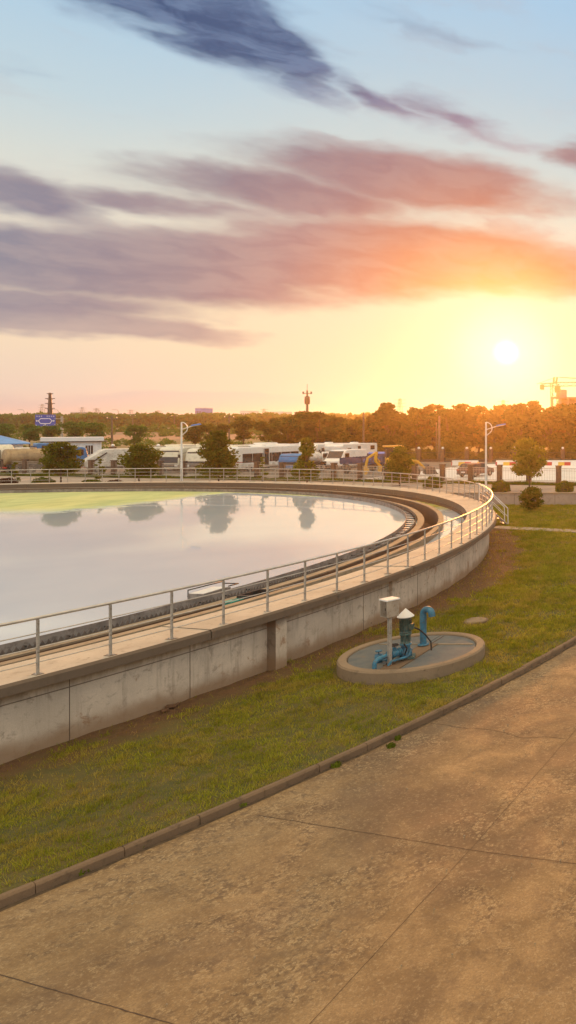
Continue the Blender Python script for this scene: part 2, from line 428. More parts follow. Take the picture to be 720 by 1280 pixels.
# kerb line: smooth arc through the measured points
kp = [P(*q, 0) for q in [(0,1117.5),(60,1096),(177.5,1047.5),(360,972),(466.7,924.4),(546.7,884.4),(613,853),(660,829),(720,795.5)]]
Am = np.array([[2*p.x, 2*p.y, 1] for p in kp]); bb = np.array([p.x**2+p.y**2 for p in kp])
s_ = np.linalg.lstsq(Am, bb, rcond=None)[0]; KC = (s_[0], s_[1]); KR = math.sqrt(s_[2]+s_[0]**2+s_[1]**2)
print('kerb circle', KC, KR)
ka0 = math.atan2(kp[0].y-KC[1], kp[0].x-KC[0]); ka1 = math.atan2(kp[-1].y-KC[1], kp[-1].x-KC[0])
aS = ka0-13.0/KR; aE = ka1+38.0/KR
def kpt(a, r=0): return Vector((KC[0]+(KR+r)*math.cos(a), KC[1]+(KR+r)*math.sin(a), 0))
# individual kerb stones, slightly out of line, in one kerb
mb = MB(); rng = random.Random(4); a = aS
while a < aE:
    L = .95/KR; a2 = a+L-.006/KR; j = rng.uniform(-.012,.012); jz = rng.uniform(-.012,.012); w = .12
    n = 3; ring = []
    for i in range(n+1):
        q = a+(a2-a)*i/n
        c0, c1 = kpt(q, j), kpt(q, j+w)
        e = .012 if 0 < i < n else 0
        ring += [(c0.x,c0.y,-.2),(c0.x,c0.y,.01+jz*.5),(*(kpt(q,j+.015).xy),.02+jz*.5),(*(kpt(q,j+w-.03).xy),.02+jz*.5),(c1.x,c1.y,-.012+jz*.5),(c1.x,c1.y,-.2)]
    fs = [tuple(range(5,-1,-1)), tuple(range(n*6, n*6+6))]
    for i in range(n):
        for q in range(5): fs.append((i*6+q, i*6+q+1, i*6+7+q, i*6+6+q))
    mb.add(ring, fs, 0); a += L
struct(mb.build('kerb', 'kerb_concrete', bevel=.006))
# dark damp gutter line along the kerb
mb = MB(); vs = []
nn = 300
for i in range(nn+1):
    q = aS+(aE-aS)*i/nn; w = .05+.05*mnoise.noise(Vector((i*.35, 0, 0)))+.03*mnoise.noise(Vector((i*1.7,0,0)))
    c0, c1 = kpt(q, .125), kpt(q, .15+max(.01,w)); vs += [(c0.x,c0.y,-.1165),(c1.x,c1.y,-.1165)]
simple('gutter_dirt', (.085,.055,.03), .95, 0, .4, 9)
mb.add(vs, [(2*i,2*i+1,2*i+3,2*i+2) for i in range(nn)]); struct(mb.build('gutter_dirt', 'gutter_dirt'))

# lawn sheet between wall and kerb
NL, NW = 420, 60
ta0 = math.atan2(kpt(aS).y-CY, kpt(aS).x-CX)
ta1 = math.atan2(56.25-CY, math.sqrt(35.45**2-(56.25-CY)**2))
yE = kpt(aE); vs = []; lawn_pts = []
def lawn_xy(u, v):
    at = ta0+(ta1-ta0)*u; pi = Vector((CX+35.45*math.cos(at), CY+35.45*math.sin(at), 0))
    po = kpt(aS+(aE-aS)*u, .02)
    if u > .8: po = po.lerp(Vector((po.x, min(56.25, po.y+60*(u-.8)), 0)), min(1,(u-.8)*6))
    return pi.lerp(po, v)
def lawn_z(p):
    d = math.hypot(p.x-CX, p.y-CY)-35.5
    z = .02*mnoise.noise(Vector((p.x*1.3, p.y*1.3, 0)))+.012*mnoise.noise(Vector((p.x*4, p.y*4, 5)))
    z += .07*max(0, 1-d/1.6)*(.7+.8*mnoise.noise(Vector((p.x*1.1,p.y*1.1,8))))
    return z
for i in range(NL+1):
    for j in range(NW+1):
        p = lawn_xy(i/NL, j/NW); z = lawn_z(p)
        if j == NW: z = -.01
        vs.append((p.x, p.y, z))
fs = [(i*(NW+1)+j, (i+1)*(NW+1)+j, (i+1)*(NW+1)+j+1, i*(NW+1)+j+1) for i in range(NL) for j in range(NW)]
struct(MB().add(vs, fs, 0, True).build('lawn', 'lawn'))
# extra lawn toward the right-hand retaining wall, under the same turf
# grass blades on the lawn
rs = np.random.RandomState(3)
def blades(name, n, mat, hgt, wid, dens, seed, region):
    r = np.random.RandomState(seed); pts = []
    tries = 0
    while len(pts) < n and tries < n*8:
        tries += 1; u, v = region(r); p = lawn_xy(u, v)
        if p.y < 5: continue
        px = 984+F*p.x/p.y
        if px < -60 or px > 780: continue
        if (p.x+9.75)**2+(p.y-19.25)**2 < 1.83**2: continue
        pr = dens(p)
        if r.rand() < pr: pts.append((p.x, p.y, lawn_z(p)))
    pt = np.array(pts); m = len(pt); D = pt[:,1]
    scl = np.clip(D/16, .8, 2.6)
    cl = np.array([mnoise.noise(Vector((q[0]*4.5,q[1]*4.5,1)))+.6*mnoise.noise(Vector((q[0]*11,q[1]*11,2))) for q in pt])
    h = hgt*(.5+r.rand(m))*np.clip(scl,.9,1.4)*np.clip(1+cl*1.3,.35,2.1); w = wid*(.7+.6*r.rand(m))*scl; an = r.rand(m)*6.283
    lean = (r.rand(m,2)-.5)*2*h[:,None]*.9
    dx = np.cos(an)*w; dy = np.sin(an)*w
    V = np.zeros((m,4,3)); V[:,0] = pt+np.c_[dx,dy,0*dx]; V[:,1] = pt-np.c_[dx,dy,0*dx]
    top = pt+np.c_[lean, h]; V[:,2] = top-np.c_[dx,dy,0*dx]*.25; V[:,3] = top+np.c_[dx,dy,0*dx]*.25
    V[:,0:2,2] -= .01
    return struct(quads(name, V.reshape(-1,3), mat), 'stuff')
def dens_green(p):
    d = math.hypot(p.x-CX, p.y-CY)-35.5
    a = mnoise.noise(Vector((p.x*.9, p.y*.9, 2)))*1.5+mnoise.noise(Vector((p.x*3, p.y*3, 4)))*.7
    lim = .50+.7*min(1, max(0, (p.y-17)/14))
    tf = mnoise.noise(Vector((p.x*7, p.y*7, 6)))
    return max(.02, min(1, (d-lim+a*.8)/.9))*max(.12, min(1, .70+a*.7+tf*.8))
blades('grass', 270000, 'blade', .045, .006, dens_green, 5, lambda r: (r.rand()**1.35*.985, r.rand()))
blades('dry_grass', 34000, 'blade_dry', .03, .006, lambda p: max(.1, .5-1.2*mnoise.noise(Vector((p.x*1.2,p.y*1.2,12)))), 6, lambda r: (r.rand()**1.35*.985, r.rand()))

# joints and cracks of the road slab
simple('joint_tar', (.075,.045,.028), .9, 0, .3, 8)
def crack(name, pts, w, jag, seed):
    pts = [Vector(p) for p in pts]; r = random.Random(seed); line = []
    for a_, b_ in zip(pts[:-1], pts[1:]):
        L = (b_-a_).length; k_ = max(2, int(L/.06))
        for i in range(k_): line.append(a_.lerp(b_, i/k_))
    line.append(pts[-1]); vs = []; off = 0
    for i, p in enumerate(line):
        t = (line[min(i+1,len(line)-1)]-line[max(i-1,0)]).normalized(); nrm = Vector((-t.y, t.x, 0))
        off = jag*(mnoise.noise(Vector((i*.12, seed, 0)))*1.0+.5*mnoise.noise(Vector((i*.5, seed, 3))))
        ww = w*(.7+.9*abs(mnoise.noise(Vector((i*.3, seed, 9)))))
        c = p+nrm*off
        vs += [(c.x+nrm.x*ww, c.y+nrm.y*ww, -.1160), (c.x-nrm.x*ww, c.y-nrm.y*ww, -.1160)]
    struct(MB().add(vs, [(2*i,2*i+1,2*i+3,2*i+2) for i in range(len(line)-1)]).build(name, 'joint_tar'))
Z = -.12
def ext(a_, b_, k_): return b_+(b_-a_)*k_
J1, J2 = P(0,1218.5,Z), P(215,1280,Z)
crack('road_joint', [ext(J2,J1,.6), J1, J2, ext(J1,J2,3)], .006, .012, 1)
a_, b_, c_ = P(322,1019,Z), P(587.5,1062.5,Z), P(720,1080,Z)
crack('road_joint', [a_, b_, c_, ext(b_,c_,5)], .006, .012, 2)
d_, e_ = P(695,940,Z), P(387.5,1280,Z)
crack('road_joint', [ext(e_,d_,3), d_, b_, e_, ext(b_,e_,1.5)], .004, .010, 3)
crack('road_crack', [P(538,904,Z), P(575,909,Z), P(618,913,Z), P(649,921,Z), P(707,923,Z)], .007, .06, 4)
# weeds in the gutter and stray stones
def tuft(loc, r_, n, mat='leaf_hedge', seed=1, lh=.08):
    r = np.random.RandomState(seed); V = []
    for i in range(n):
        a = r.rand()*6.283; rr = r_*math.sqrt(r.rand()); p = np.array([rr*math.cos(a), rr*math.sin(a), 0])
        t = p*.8+np.array([(r.rand()-.5)*.05,(r.rand()-.5)*.05, lh*(.4+.7*r.rand())]); d = np.array([-math.sin(a), math.cos(a), 0])*.012*(.6+r.rand())
        V += [p-d*.5, p+d*.5, t+d, t-d]
    return quads('weed', np.array(V), mat, None, loc)
for i, (x, y, s) in enumerate([(302,1007,.10),(103,1091,.09),(177,1060,.06),(489,934,.09),(497,925,.06),(420,958,.10),(186,1056,.05)]):
    p = P(x, y, Z); t = tuft((p.x,p.y,Z+.004), s, 60, seed=i)
    tag(t, ['leafy green weed in the gutter, where the road joint meets the kerb','small green weed against the kerb nearest the lower left','tiny weed at a kerb stone joint, left of centre','green weed at the foot of the kerb below the round well','smaller weed on the kerb just beyond the larger one below the well','low weed in the dark gutter below the electric box','sprig of weed beside the kerb joint, left of the road joint'][i], 'weed', 'weeds growing along the kerb')
mb = MB(); rr = random.Random(8)
for i in range(160):
    x = rr.uniform(-10.5,-1); y = rr.uniform(7.5,22)
    if math.hypot(x-KC[0], y-KC[1]) < KR+.2: continue
    s = rr.uniform(.006,.014); mb.box((x,y,Z+s*.5),(s*2,s*1.5,s),rr.random()*3, top=(.6,.6))
struct(mb.build('gravel', 'rim_concrete'), 'stuff')
# red brick pieces and stones by the wall foot
mb2 = []
for i, (x, y, s) in enumerate([(214,884,.09),(206,889,.07),(222,881,.06)]):
    p = P(x, y, .05); o = MB().box((0,0,s*.3),(s*2,s,s*.6),.4+i*.7, top=(.85,.8), bev=.008).build('brick_piece','rust',None,(p.x,p.y,.05))
    tag(o, ['broken orange brick piece by the wall foot, largest of three','broken brick piece by the wall foot, leftmost of three','small brick fragment by the wall foot, rightmost of three'][i], 'brick', 'brick fragments')

# ------------------------------------------------------------------ the settling tank
tank = thing('settling_tank', 'huge round concrete settling tank with raised walkway, full of still water', 'tank', (CX,CY,0))
NA = 360
def ring(profile, mat, name, n=NA, a0=0, a1=2*math.pi, parent=tank, smooth=False):
    prof = profile+[profile[0]]
    return MB().lathe(prof, (0,0,0), n, 0, smooth, a0, a1).build(name, mat, parent)
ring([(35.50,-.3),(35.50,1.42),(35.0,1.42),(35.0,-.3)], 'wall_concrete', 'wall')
# slab in bays with slightly different level, dark joints
mb = MB(); rr = random.Random(2); nb = 60
prof_e = []
for b in range(nb):
    a0 = 2*math.pi*b/nb+.0002; a1 = 2*math.pi*(b+1)/nb-.0002; jz = rr.uniform(-.006,.006); jr = rr.uniform(-.008,.008)
    pr = [(34.45,1.22),(34.45,1.55+jz),(35.80+jr,1.55+jz),(35.85+jr,1.50+jz),(35.85+jr,1.34),(35.5,1.30),(34.46,1.22)]
    mb.lathe(pr, (0,0,0), 6, 0, False, a0, a1)
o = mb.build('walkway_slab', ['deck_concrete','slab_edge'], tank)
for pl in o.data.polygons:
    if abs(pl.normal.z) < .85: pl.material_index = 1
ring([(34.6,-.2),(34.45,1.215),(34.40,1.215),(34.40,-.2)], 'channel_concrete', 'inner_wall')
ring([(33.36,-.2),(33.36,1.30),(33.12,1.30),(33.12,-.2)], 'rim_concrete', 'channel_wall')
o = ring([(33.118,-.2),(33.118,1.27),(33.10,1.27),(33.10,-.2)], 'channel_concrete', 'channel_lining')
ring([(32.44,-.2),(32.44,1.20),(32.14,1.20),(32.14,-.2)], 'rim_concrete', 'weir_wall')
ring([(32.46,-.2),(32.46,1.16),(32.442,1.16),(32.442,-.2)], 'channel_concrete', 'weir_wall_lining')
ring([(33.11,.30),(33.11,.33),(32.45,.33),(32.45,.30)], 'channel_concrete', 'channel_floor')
# notched weir plate
mb = MB(); nt_ = 1700
vs = []
for i in range(nt_*2+1):
    a = 2*math.pi*i/(nt_*2); z = 1.30 if i%2 == 0 else 1.19
    for r in (32.04, 32.055): vs += [(r*math.cos(a), r*math.sin(a), .98), (r*math.cos(a), r*math.sin(a), z)]
fs = []
for i in range(nt_*2):
    q = 4*i; w = q+4; fs += [(q,q+1,w+1,w),(q+2,q+3,w+3,w+2),(q+1,q+3,w+3,w+1)]
mb.add(vs, fs); mb.build('weir_plate', 'weir_steel', tank)
simple('baffle_steel', (.24,.20,.175), .6, .1, .3, 3, (.11,.08,.06))
ring([(31.62,.9),(31.62,1.31),(31.60,1.31),(31.60,.9)], 'baffle_steel', 'scum_baffle')
mb = MB()
for i in range(240):
    a = 2*math.pi*i/240; c, s = math.cos(a), math.sin(a)
    mb.box((31.83*c,31.83*s,1.16),(.42,.03,.04),a)
mb.build('baffle_bracket', 'dark_metal', tank)['kind'] = 'stuff'
# buttresses on the outer face
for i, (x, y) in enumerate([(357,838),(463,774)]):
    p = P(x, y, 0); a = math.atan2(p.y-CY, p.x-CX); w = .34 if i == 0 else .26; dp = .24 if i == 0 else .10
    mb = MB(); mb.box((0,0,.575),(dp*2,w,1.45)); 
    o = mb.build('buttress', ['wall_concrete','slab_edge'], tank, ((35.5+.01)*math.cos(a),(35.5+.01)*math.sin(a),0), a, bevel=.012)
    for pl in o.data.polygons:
        if i == 0 and pl.normal.y < -.8: pl.material_index = 1  # first buttress: shade on its left side painted in with the dark stained concrete
for k_ in range(3, 16):
    a = math.atan2(P(342,845).y-CY, P(342,845).x-CX)-k_*.30
    MB().box((0,0,.575),(.48,.34,1.45)).build('buttress','wall_concrete',tank,(35.51*math.cos(a),35.51*math.sin(a),0),a)
# formwork joints on the wall
mb = MB()
for x, y in [(62,925),(237,876),(439,790),(505,758)]:
    p = P(x, y); a = math.atan2(p.y-CY, p.x-CX)
    MB().box((0,0,.56),(.006,.008,1.46)).build('wall_joint', 'joint_tar', tank, (35.503*math.cos(a),35.503*math.sin(a),0), a)
# horizontal pour line
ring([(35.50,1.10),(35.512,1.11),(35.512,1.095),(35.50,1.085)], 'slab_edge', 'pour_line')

mb = MB(); n = 256; vs = [(0,0,0)]+[(31.99*math.cos(2*math.pi*i/n), 31.99*math.sin(2*math.pi*i/n), 0) for i in range(n)]
struct(mb.add(vs, [(0,1+i,1+(i+1)%n) for i in range(n)]).build('water', 'water_main', None, (CX,CY,1.10)))
struct(MB().lathe([(33.36,0),(34.40,0)], (0,0,0), 256).build('channel_water', 'water_channel', None, (CX,CY,1.03)))
struct(MB().lathe([(32.06,0),(32.139,0)], (0,0,0), 256).build('trough_water', 'water_channel', None, (CX,CY,1.0)))

# green hatch, black outlet opening, scum box on the near rim
def on_tank(x, r, z):   # azimuth of photo column x at radius r on the near side
    k = (x-984)/F; a = k*k+1; b = -2*(k*CX+CY); c = CX*CX+CY*CY-r*r
    D = (-b-math.sqrt(b*b-4*a*c))/(2*a); return math.atan2(D-CY, k*D-CX)
a = on_tank(298, 32.75, 1.1)
th = thing('hatch_cover', 'small turquoise painted cover box beside the channel inside the tank rim', 'hatch', (CX+32.78*math.cos(a), CY+32.78*math.sin(a), 0), a)
MB().box((-.18,0,.98),(.24,.40,.46),bev=.01).build('body','teal_paint',th); MB().box((-.18,0,1.215),(.27,.43,.02)).build('lid','teal_paint',th)
MB().tube([(-.16,-.06,1.225),(-.16,-.06,1.25),(-.16,.06,1.25),(-.16,.06,1.225)],.008,6).build('handle','dark_metal',th)
a = on_tank(319, 32.7, 1.1)
th = thing('outlet_box', 'black open outlet box in the channel right of the turquoise cover', 'outlet', (CX+32.78*math.cos(a), CY+32.78*math.sin(a), 0), a)
MB().box((0,-.40,1.1),(.5,.06,.42)).box((0,.40,1.1),(.5,.06,.42)).box((-.26,0,1.1),(.04,.86,.42)).box((.26,0,1.1),(.04,.86,.42)).build('frame','dark_metal',th)
MB().box((0,0,1.05),(.46,.72,.05)).build('grating','rubber',th)
a = on_tank(262, 31.2, 1.3)
th = thing('scum_trough', 'steel scum collecting trough with pale lid and pipe frame, inside the baffle', 'trough', (CX+31.2*math.cos(a), CY+31.2*math.sin(a), 0), a)
MB().box((0,0,1.20),(.5,.95,.24),bev=.01).build('trough','baffle_steel',th)
MB().box((.0,-.05,1.33),(.44,.80,.015),rx=.03).build('lid','white_metal',th)
mb = MB(); mb.tube([(-.24,-.46,1.22),(-.24,-.46,1.42),(-.24,.75,1.42),(-.24,.75,1.2)],.018,8)
mb.tube([(.24,.40,1.36),(.24,.75,1.36),(-.24,.75,1.36)],.018,8); mb.build('pipe_frame','dark_metal',th)

# ------------------------------------------------------------------ walkway railing
rail = thing('walkway_railing', 'stainless steel railing with posts and four rails round the tank walkway', 'railing', (CX,CY,1.55))
RR = 35.66
p0 = P(47, 842.5, 1.55); aP = math.atan2(p0.y-CY, p0.x-CX); NP = 192; dA = 2*math.pi/NP
a_gap1 = math.atan2(44.9-CY, -18.0-CX); 
def in_gap(a):
    for g_ in GAPS:
        d = (a-g_+math.pi)%(2*math.pi)-math.pi
        if abs(d) < .9*dA: return True
    return False
gk1 = round((math.atan2(44.3-CY, -18.6-CX)-aP)/dA)+.5; gk2 = round((math.atan2(53.5-CY,-28.0-CX)-aP)/dA)+.5
GAPS = [aP+gk1*dA]
post_me = None; stuffm = MB()
for k_ in range(NP):
    a = aP+(k_-4)*dA; x, y = RR*math.cos(a), RR*math.sin(a)
    if k_ < 92:
        if post_me is None:
            mb = MB(); mb.box((0,0,.505),(.045,.03,1.01)); mb.box((0,0,.006),(.13,.10,.012))
            mb.box((.03,0,.016),(.02,.02,.02)).box((-.045,.03,.016),(.015,.015,.02)).box((-.045,-.03,.016),(.015,.015,.02))
            mb.box((0,0,1.02),(.03,.03,.03))
            o = mb.build('post', ['galvanised'], rail, (x,y,0), a); post_me = o
            q = MB().box((0,0,-.003),(.17,.13,.012)).build('base_plate','rust',o,(0,0,.0)); plate = q
        else:
            o = post_me.copy(); C.objects.link(o); o.parent = rail; o.location = (x,y,0); o.rotation_euler.z = a
            q = plate.copy(); C.objects.link(q); q.parent = o
            rr2 = random.Random(k_); q.scale = (rr2.uniform(.85,1.15), rr2.uniform(.85,1.15), 1); o.rotation_euler.x = rr2.uniform(-.006,.006)
    else:
        stuffm.box((x,y,.505),(.045,.03,1.01),a); stuffm.box((x,y,.006),(.13,.10,.012),a)
stuffm.build('posts', 'galvanised', rail)['kind'] = 'stuff'
def rail_ring(z, r, name, mat, skip_gap=True):
    mb = MB(); n = NP*3; cur = []
    for i in range(n+1):
        a = aP+dA*.5+(2*math.pi)*i/n
        pt = (RR*math.cos(a), RR*math.sin(a), z)
        if skip_gap and any(abs((a-g_+math.pi)%(2*math.pi)-math.pi) < .5*dA-1e-4 for g_ in GAPS):
            if len(cur) > 1: mb.tube(cur, r, 8)
            cur = []; continue
        cur.append(pt)
    if len(cur) > 1: mb.tube(cur, r, 8)
    return mb.build(name, mat, rail)
rail_ring(1.045, .030, 'top_rail', 'stainless')
for z, r in ((.76,.0115),(.49,.0115),(.22,.0115)): rail_ring(z, r, 'lower_rail', 'stainless')

# steel stairs from the walkway
def stairs(a, zb, label, run, side):
    base = Vector((CX+35.86*math.cos(a), CY+35.86*math.sin(a), 0)); th = thing('steel_stairs', label, 'stairs', base, a, 'stairs down from the walkway')
    hgt = 1.53-zb; n = 5
    for s in (-.42,.42):
        MB().tube([(.0,s,1.50),(run,s,zb+.05)],.05,4,smooth=False).build('stringer','galvanised',th)
        mb = MB(); mb.tube([(-.18,s,2.60),(.05,s,2.58),(run,s,zb+1.05),(run+.02,s,zb+.02)],.028,8); mb.tube([(.05,s,1.55),(.05,s,2.58)],.022,8)
        mb.tube([(.05,s,2.1),(run,s,zb+.55)],.016,8); mb.build('handrail','white_metal',th)
    for i in range(n):
        t = (i+.5)/n; MB().box((run*t,0,1.53-hgt*t-.02),(.26,.84,.03)).build('tread','galvanised',th)
    MB().box((-.10,0,1.50),(.25,.84,.03)).build('landing','galvanised',th)
stairs(GAPS[0], .0, 'steel stairs from the walkway down to the concrete path on the lawn', 1.5, 1)
0 and stairs(GAPS[1], YZ, 'short steel stairs from the far walkway down to the yard pavement', .7, 1)

# path on the lawn
pth = [P(618,660), P(720,665), ext(P(618,660), P(720,665), 1.5)]
mb = MB(); w = Vector((.05,.45,0)); vs = []
for q in pth: vs += [(q.x-w.x,q.y-w.y,-.05),(q.x-w.x,q.y-w.y,.07),(q.x+w.x,q.y+w.y,.07),(q.x+w.x,q.y+w.y,-.05)]
fs = []
for i in range(2):
    for j in range(3): fs.append((i*4+j, i*4+j+1, i*4+5+j, i*4+4+j))
struct(mb.add(vs, fs).build('garden_path', 'pavement_mat', bevel=.015))

# retaining wall
rw = thing('retaining_wall', 'low pale concrete retaining wall between lawn and yard pavement', 'wall', (0,56.15,0))
xw = CX+math.sqrt(RT**2-(56.15-CY)**2)
MB().box(((xw+60)/2,0,.44),(60-xw,.25,.90)).build('wall','retaining',rw)
MB().box(((xw+60)/2,.02,.925),(60-xw,.40,.07)).build('coping','rim_concrete',rw,bevel=.01)
MB().box(((-200+CX-34)/2,0,.44),(200+CX-34+.001,.25,.90)).build('wall','retaining',rw)
mb = MB()
for i in range(20): mb.box((xw+2+i*3.1,-.126,.45),(.02,.006,.88))
mb.build('expansion_joint','joint_tar',rw)

# ------------------------------------------------------------------ well with pump
WX, WY, WR = -9.75, 19.2, 1.72
well = thing('round_well', 'low round concrete well with blue-grey slab covers and a diagonal strip', 'well', (WX,WY,0))
prof = [(WR,-.1),(WR,.26),(WR-.03,.30),(WR-.20,.30),(WR-.22,.27),(WR-.22,.1)]
MB().lathe(prof,(0,0,0),72,0,False).build('rim','well_rim',well,bevel=0)
def slabmat():
    m, nt, out = new_mat('well_slab'); g = NB(nt); p = g.pos()
    a_ = g.noise(p, 3, 6, .65).outputs[0]; f = g.noise(p, 40, 4, .7).outputs[0]
    c = g.mix(g.ss(a_, .35, .65), (.095,.105,.11), (.135,.135,.125)); c = g.mix(g.ss(f, .5, .7, 0, .4), c, (.09,.08,.07))
    c = g.mix(g.ss(g.noise(p, 1.8, 6, .7).outputs[0], .56, .68, 0, .6), c, (.19,.13,.08))
    g.bsdf(out, c, .8, 0, g.bump(f, .3, .01)); M['well_slab'] = m
slabmat()
Ri = WR-.225
def half(a0, a1, off):
    vs = []; n = 40; cx = off*math.cos((a0+a1)/2); cy = off*math.sin((a0+a1)/2)
    lim = Ri-.01; pts = []
    for i in range(n+1):
        a = a0+(a1-a0)*i/n; pts.append((lim*math.cos(a), lim*math.sin(a)))
    # cut by the strip
    nx, ny = math.cos((a0+a1)/2), math.sin((a0+a1)/2)
    pts = [(x, y) if x*nx+y*ny >= off else (x+nx*(off-(x*nx+y*ny)), y+ny*(off-(x*nx+y*ny))) for x, y in pts]
    n_ = len(pts); v = [(x,y,.20) for x, y in pts]+[(x,y,.255) for x, y in pts]
    f = [tuple(range(n_-1,-1,-1)), tuple(range(n_,2*n_))]+[(i,(i+1)%n_,n_+(i+1)%n_,n_+i) for i in range(n_)]
    return MB().add(v, f)
sd = math.atan2(P(605,795,.3).y-P(463,838,.3).y, P(605,795,.3).x-P(463,838,.3).x)
sd = math.pi/2
half(sd, sd+math.pi, .012).build('cover_slab','well_slab',well)
half(sd-math.pi, sd, .012).build('cover_slab','well_slab',well)
MB().box((.12,-.40,.235),(.44,2.05,.10),bev=.01).build('pump_plinth','kerb_concrete',well)
MB().box((.80,.62,.245),(.95,.07,.06)).build('cross_strip','rim_concrete',well)
MB().box((-.70,.62,.245),(1.1,.05,.05)).build('cross_strip','rim_concrete',well)
for y_ in (.32,-.32): pass
mb = MB(); c1 = (math.cos(sd+math.pi/2), math.sin(sd+math.pi/2))
MB().box((.12,1.05,.258),(.03,.75,.006)).build('slab_seam','joint_tar',well)

# pump
pm = P(507,822,.3); pump = thing('vertical_pump', 'green vertical motor pump under a conical tin hat on blue pump body', 'pump', (pm.x,pm.y,.3)); pump.scale = (.86,.86,1.0)
MB().box((0,0,.02),(.5,.4,.05),.4).build('base_frame','motor_green',pump)
MB().lathe([(.0,.04),(.17,.05),(.18,.12),(.13,.22),(.12,.30),(.16,.33),(.16,.37),(.0,.37)],(0,0,0),20).build('pump_body','blue_paint',pump)
MB().lathe([(.14,.37),(.14,.40),(.07,.42),(.065,.56),(.16,.58),(.16,.62),(.1,.63)],(0,0,0),20).box((.0,0,.50),(.26,.06,.18),.3).box((0,0,.50),(.06,.26,.18),.3).build('coupling','motor_green',pump)
mb = MB(); mb.lathe([(0,.63),(.155,.63),(.155,.66),(.135,.67),(.135,.97),(.15,.98),(.15,1.02),(.0,1.04)],(0,0,0),24)
for i in range(20):
    a = 2*math.pi*i/20; mb.box((.148*math.cos(a),.148*math.sin(a),.82),(.03,.008,.28),a)
mb.box((.19,-.03,.80),(.10,.13,.14)); mt = mb.build('motor','motor_green',pump)
MB().lathe([(.225,1.035),(.23,1.05),(.0,1.25)],(0,0,0),28,0,False).lathe([(.22,1.037),(0,1.08)],(0,0,0),28).build('rain_hat','white_metal',pump)
MB().tube([(.05,.0,1.02),(.05,0,1.1)],.02,6).build('hat_stem','dark_metal',pump)
# blue gooseneck vent
pv = P(529,806,.3); vent = thing('gooseneck_vent', 'tall blue gooseneck vent pipe bent over at its top', 'pipe', (pv.x,pv.y,.3))
pts = [(0,0,0),(0,0,.80)]+[(.14-.14*math.cos(t), 0, .82+.14*math.sin(t)) for t in [i*math.pi/12 for i in range(0,12)]]+[(.282,0,.78)]
dv = math.atan2(-.25,.9)
mb = MB().tube(pts,.082,18); o = mb.build('pipe','blue_paint',vent); o.rotation_euler.z = dv
MB().lathe([(.082,0),(.14,.0),(.14,.025),(.082,.03)],(0,0,0),20).build('flange','blue_paint',vent)
# discharge pipework
e1 = P(468,851,0); dp = thing('discharge_pipe', 'thick blue pipe from the pump bending down over the well rim, with valve', 'pipe', (e1.x,e1.y,0))
v = Vector((pm.x-e1.x, pm.y-e1.y, 0)); L = v.length; u = v.normalized()
pts = [(0,0,-.05),(0,0,.34)]+[(u.x*.16*(1-math.cos(t)), u.y*.16*(1-math.cos(t)), .36+.14*math.sin(t)) for t in [i*math.pi/2/6 for i in range(1,7)]]+[(u.x*(L-.15),u.y*(L-.15),.50)]
MB().tube(pts,.052,14).build('pipe','blue_paint',dp)
au = math.atan2(u.y,u.x)
for t in (.45,.52,.74,.80,.95):
    q = (u.x*L*t,u.y*L*t,.50); o = MB().lathe([(.05,-.014),(.105,-.014),(.105,.014),(.05,.014)],(0,0,0),16,axis='x').build('flange','blue_paint',dp,q,au)
q = (u.x*L*.63,u.y*L*.63,.50)
MB().lathe([(.07,-.13),(.09,-.06),(.105,0),(.09,.06),(.07,.13)],(0,0,0),16,axis='x').tube([(0,0,0),(0,0,.16)],.045,10).build('valve','blue_paint',dp,q,au)
w = MB().lathe([(.085,.19),(.10,.20),(.10,.215),(.085,.225)],(0,0,0),16)
for i in range(3): a = i*math.pi/3; w.tube([(.09*math.cos(a),.09*math.sin(a),.207),(-.09*math.cos(a),-.09*math.sin(a),.207)],.008,5)
w.tube([(0,0,.1),(0,0,.23)],.012,6).build('hand_wheel','dark_metal',dp,q,au)
sp = (u.y, -u.x)
qa = Vector((u.x*L*.52, u.y*L*.52, .36)); ql = qa-Vector((sp[0],sp[1],0))*.42
MB().tube([(qa.x,qa.y,.36),(ql.x,ql.y,.36)],.05,12).lathe([(0,-.1),(.09,-.1),(.09,.1),(0,.1)],(ql.x,ql.y,.36),12).tube([(ql.x,ql.y,.46),(ql.x,ql.y,.54)],.012,6).lathe([(.0,.53),(.08,.53),(.08,.55),(0,.55)],(ql.x,ql.y,0),12).build('side_valve','blue_paint',dp)
e2 = P(485,847,0); dq = thing('drain_pipe', 'thin blue pipe running beside the thick one and down over the rim', 'pipe', (e2.x,e2.y,0))
v = Vector((pm.x+.18-e2.x, pm.y-.05-e2.y, 0))
pts = [(0,0,-.05),(0,0,.28),(.03*1,.05,.35),(v.x*.12,v.y*.12,.37),(v.x*.75,v.y*.75,.37),(v.x*.9,v.y*.9,.40),(v.x,v.y,.55)]
MB().tube(pts,.032,10).build('pipe','blue_paint',dq)
MB().tube([(-.12,.02,.0),(-.12,.02,.22),(-.06,.15,.36),(.0,.4,.42)],.02,8).build('hose','rubber',dq)
pts = [(0,0,.25),(.05,.25,.45),(-.1,.55,.72),(-.25,.75,.85)]
MB().tube([Vector(p) for p in [(0,0,0),(.12,-.25,.10),(.25,-.38,.28),(.22,-.50,.42)]],.022,8).build('power_hose','rubber',pump,(-.02,.02,.05))
mb = MB().tube([(.17,-.02,.80),(.30,.2,.66),(.40,.35,.50),(.45,.6,.25),(.46,.62,.02)],.02,8).build('conduit','rubber',pump)
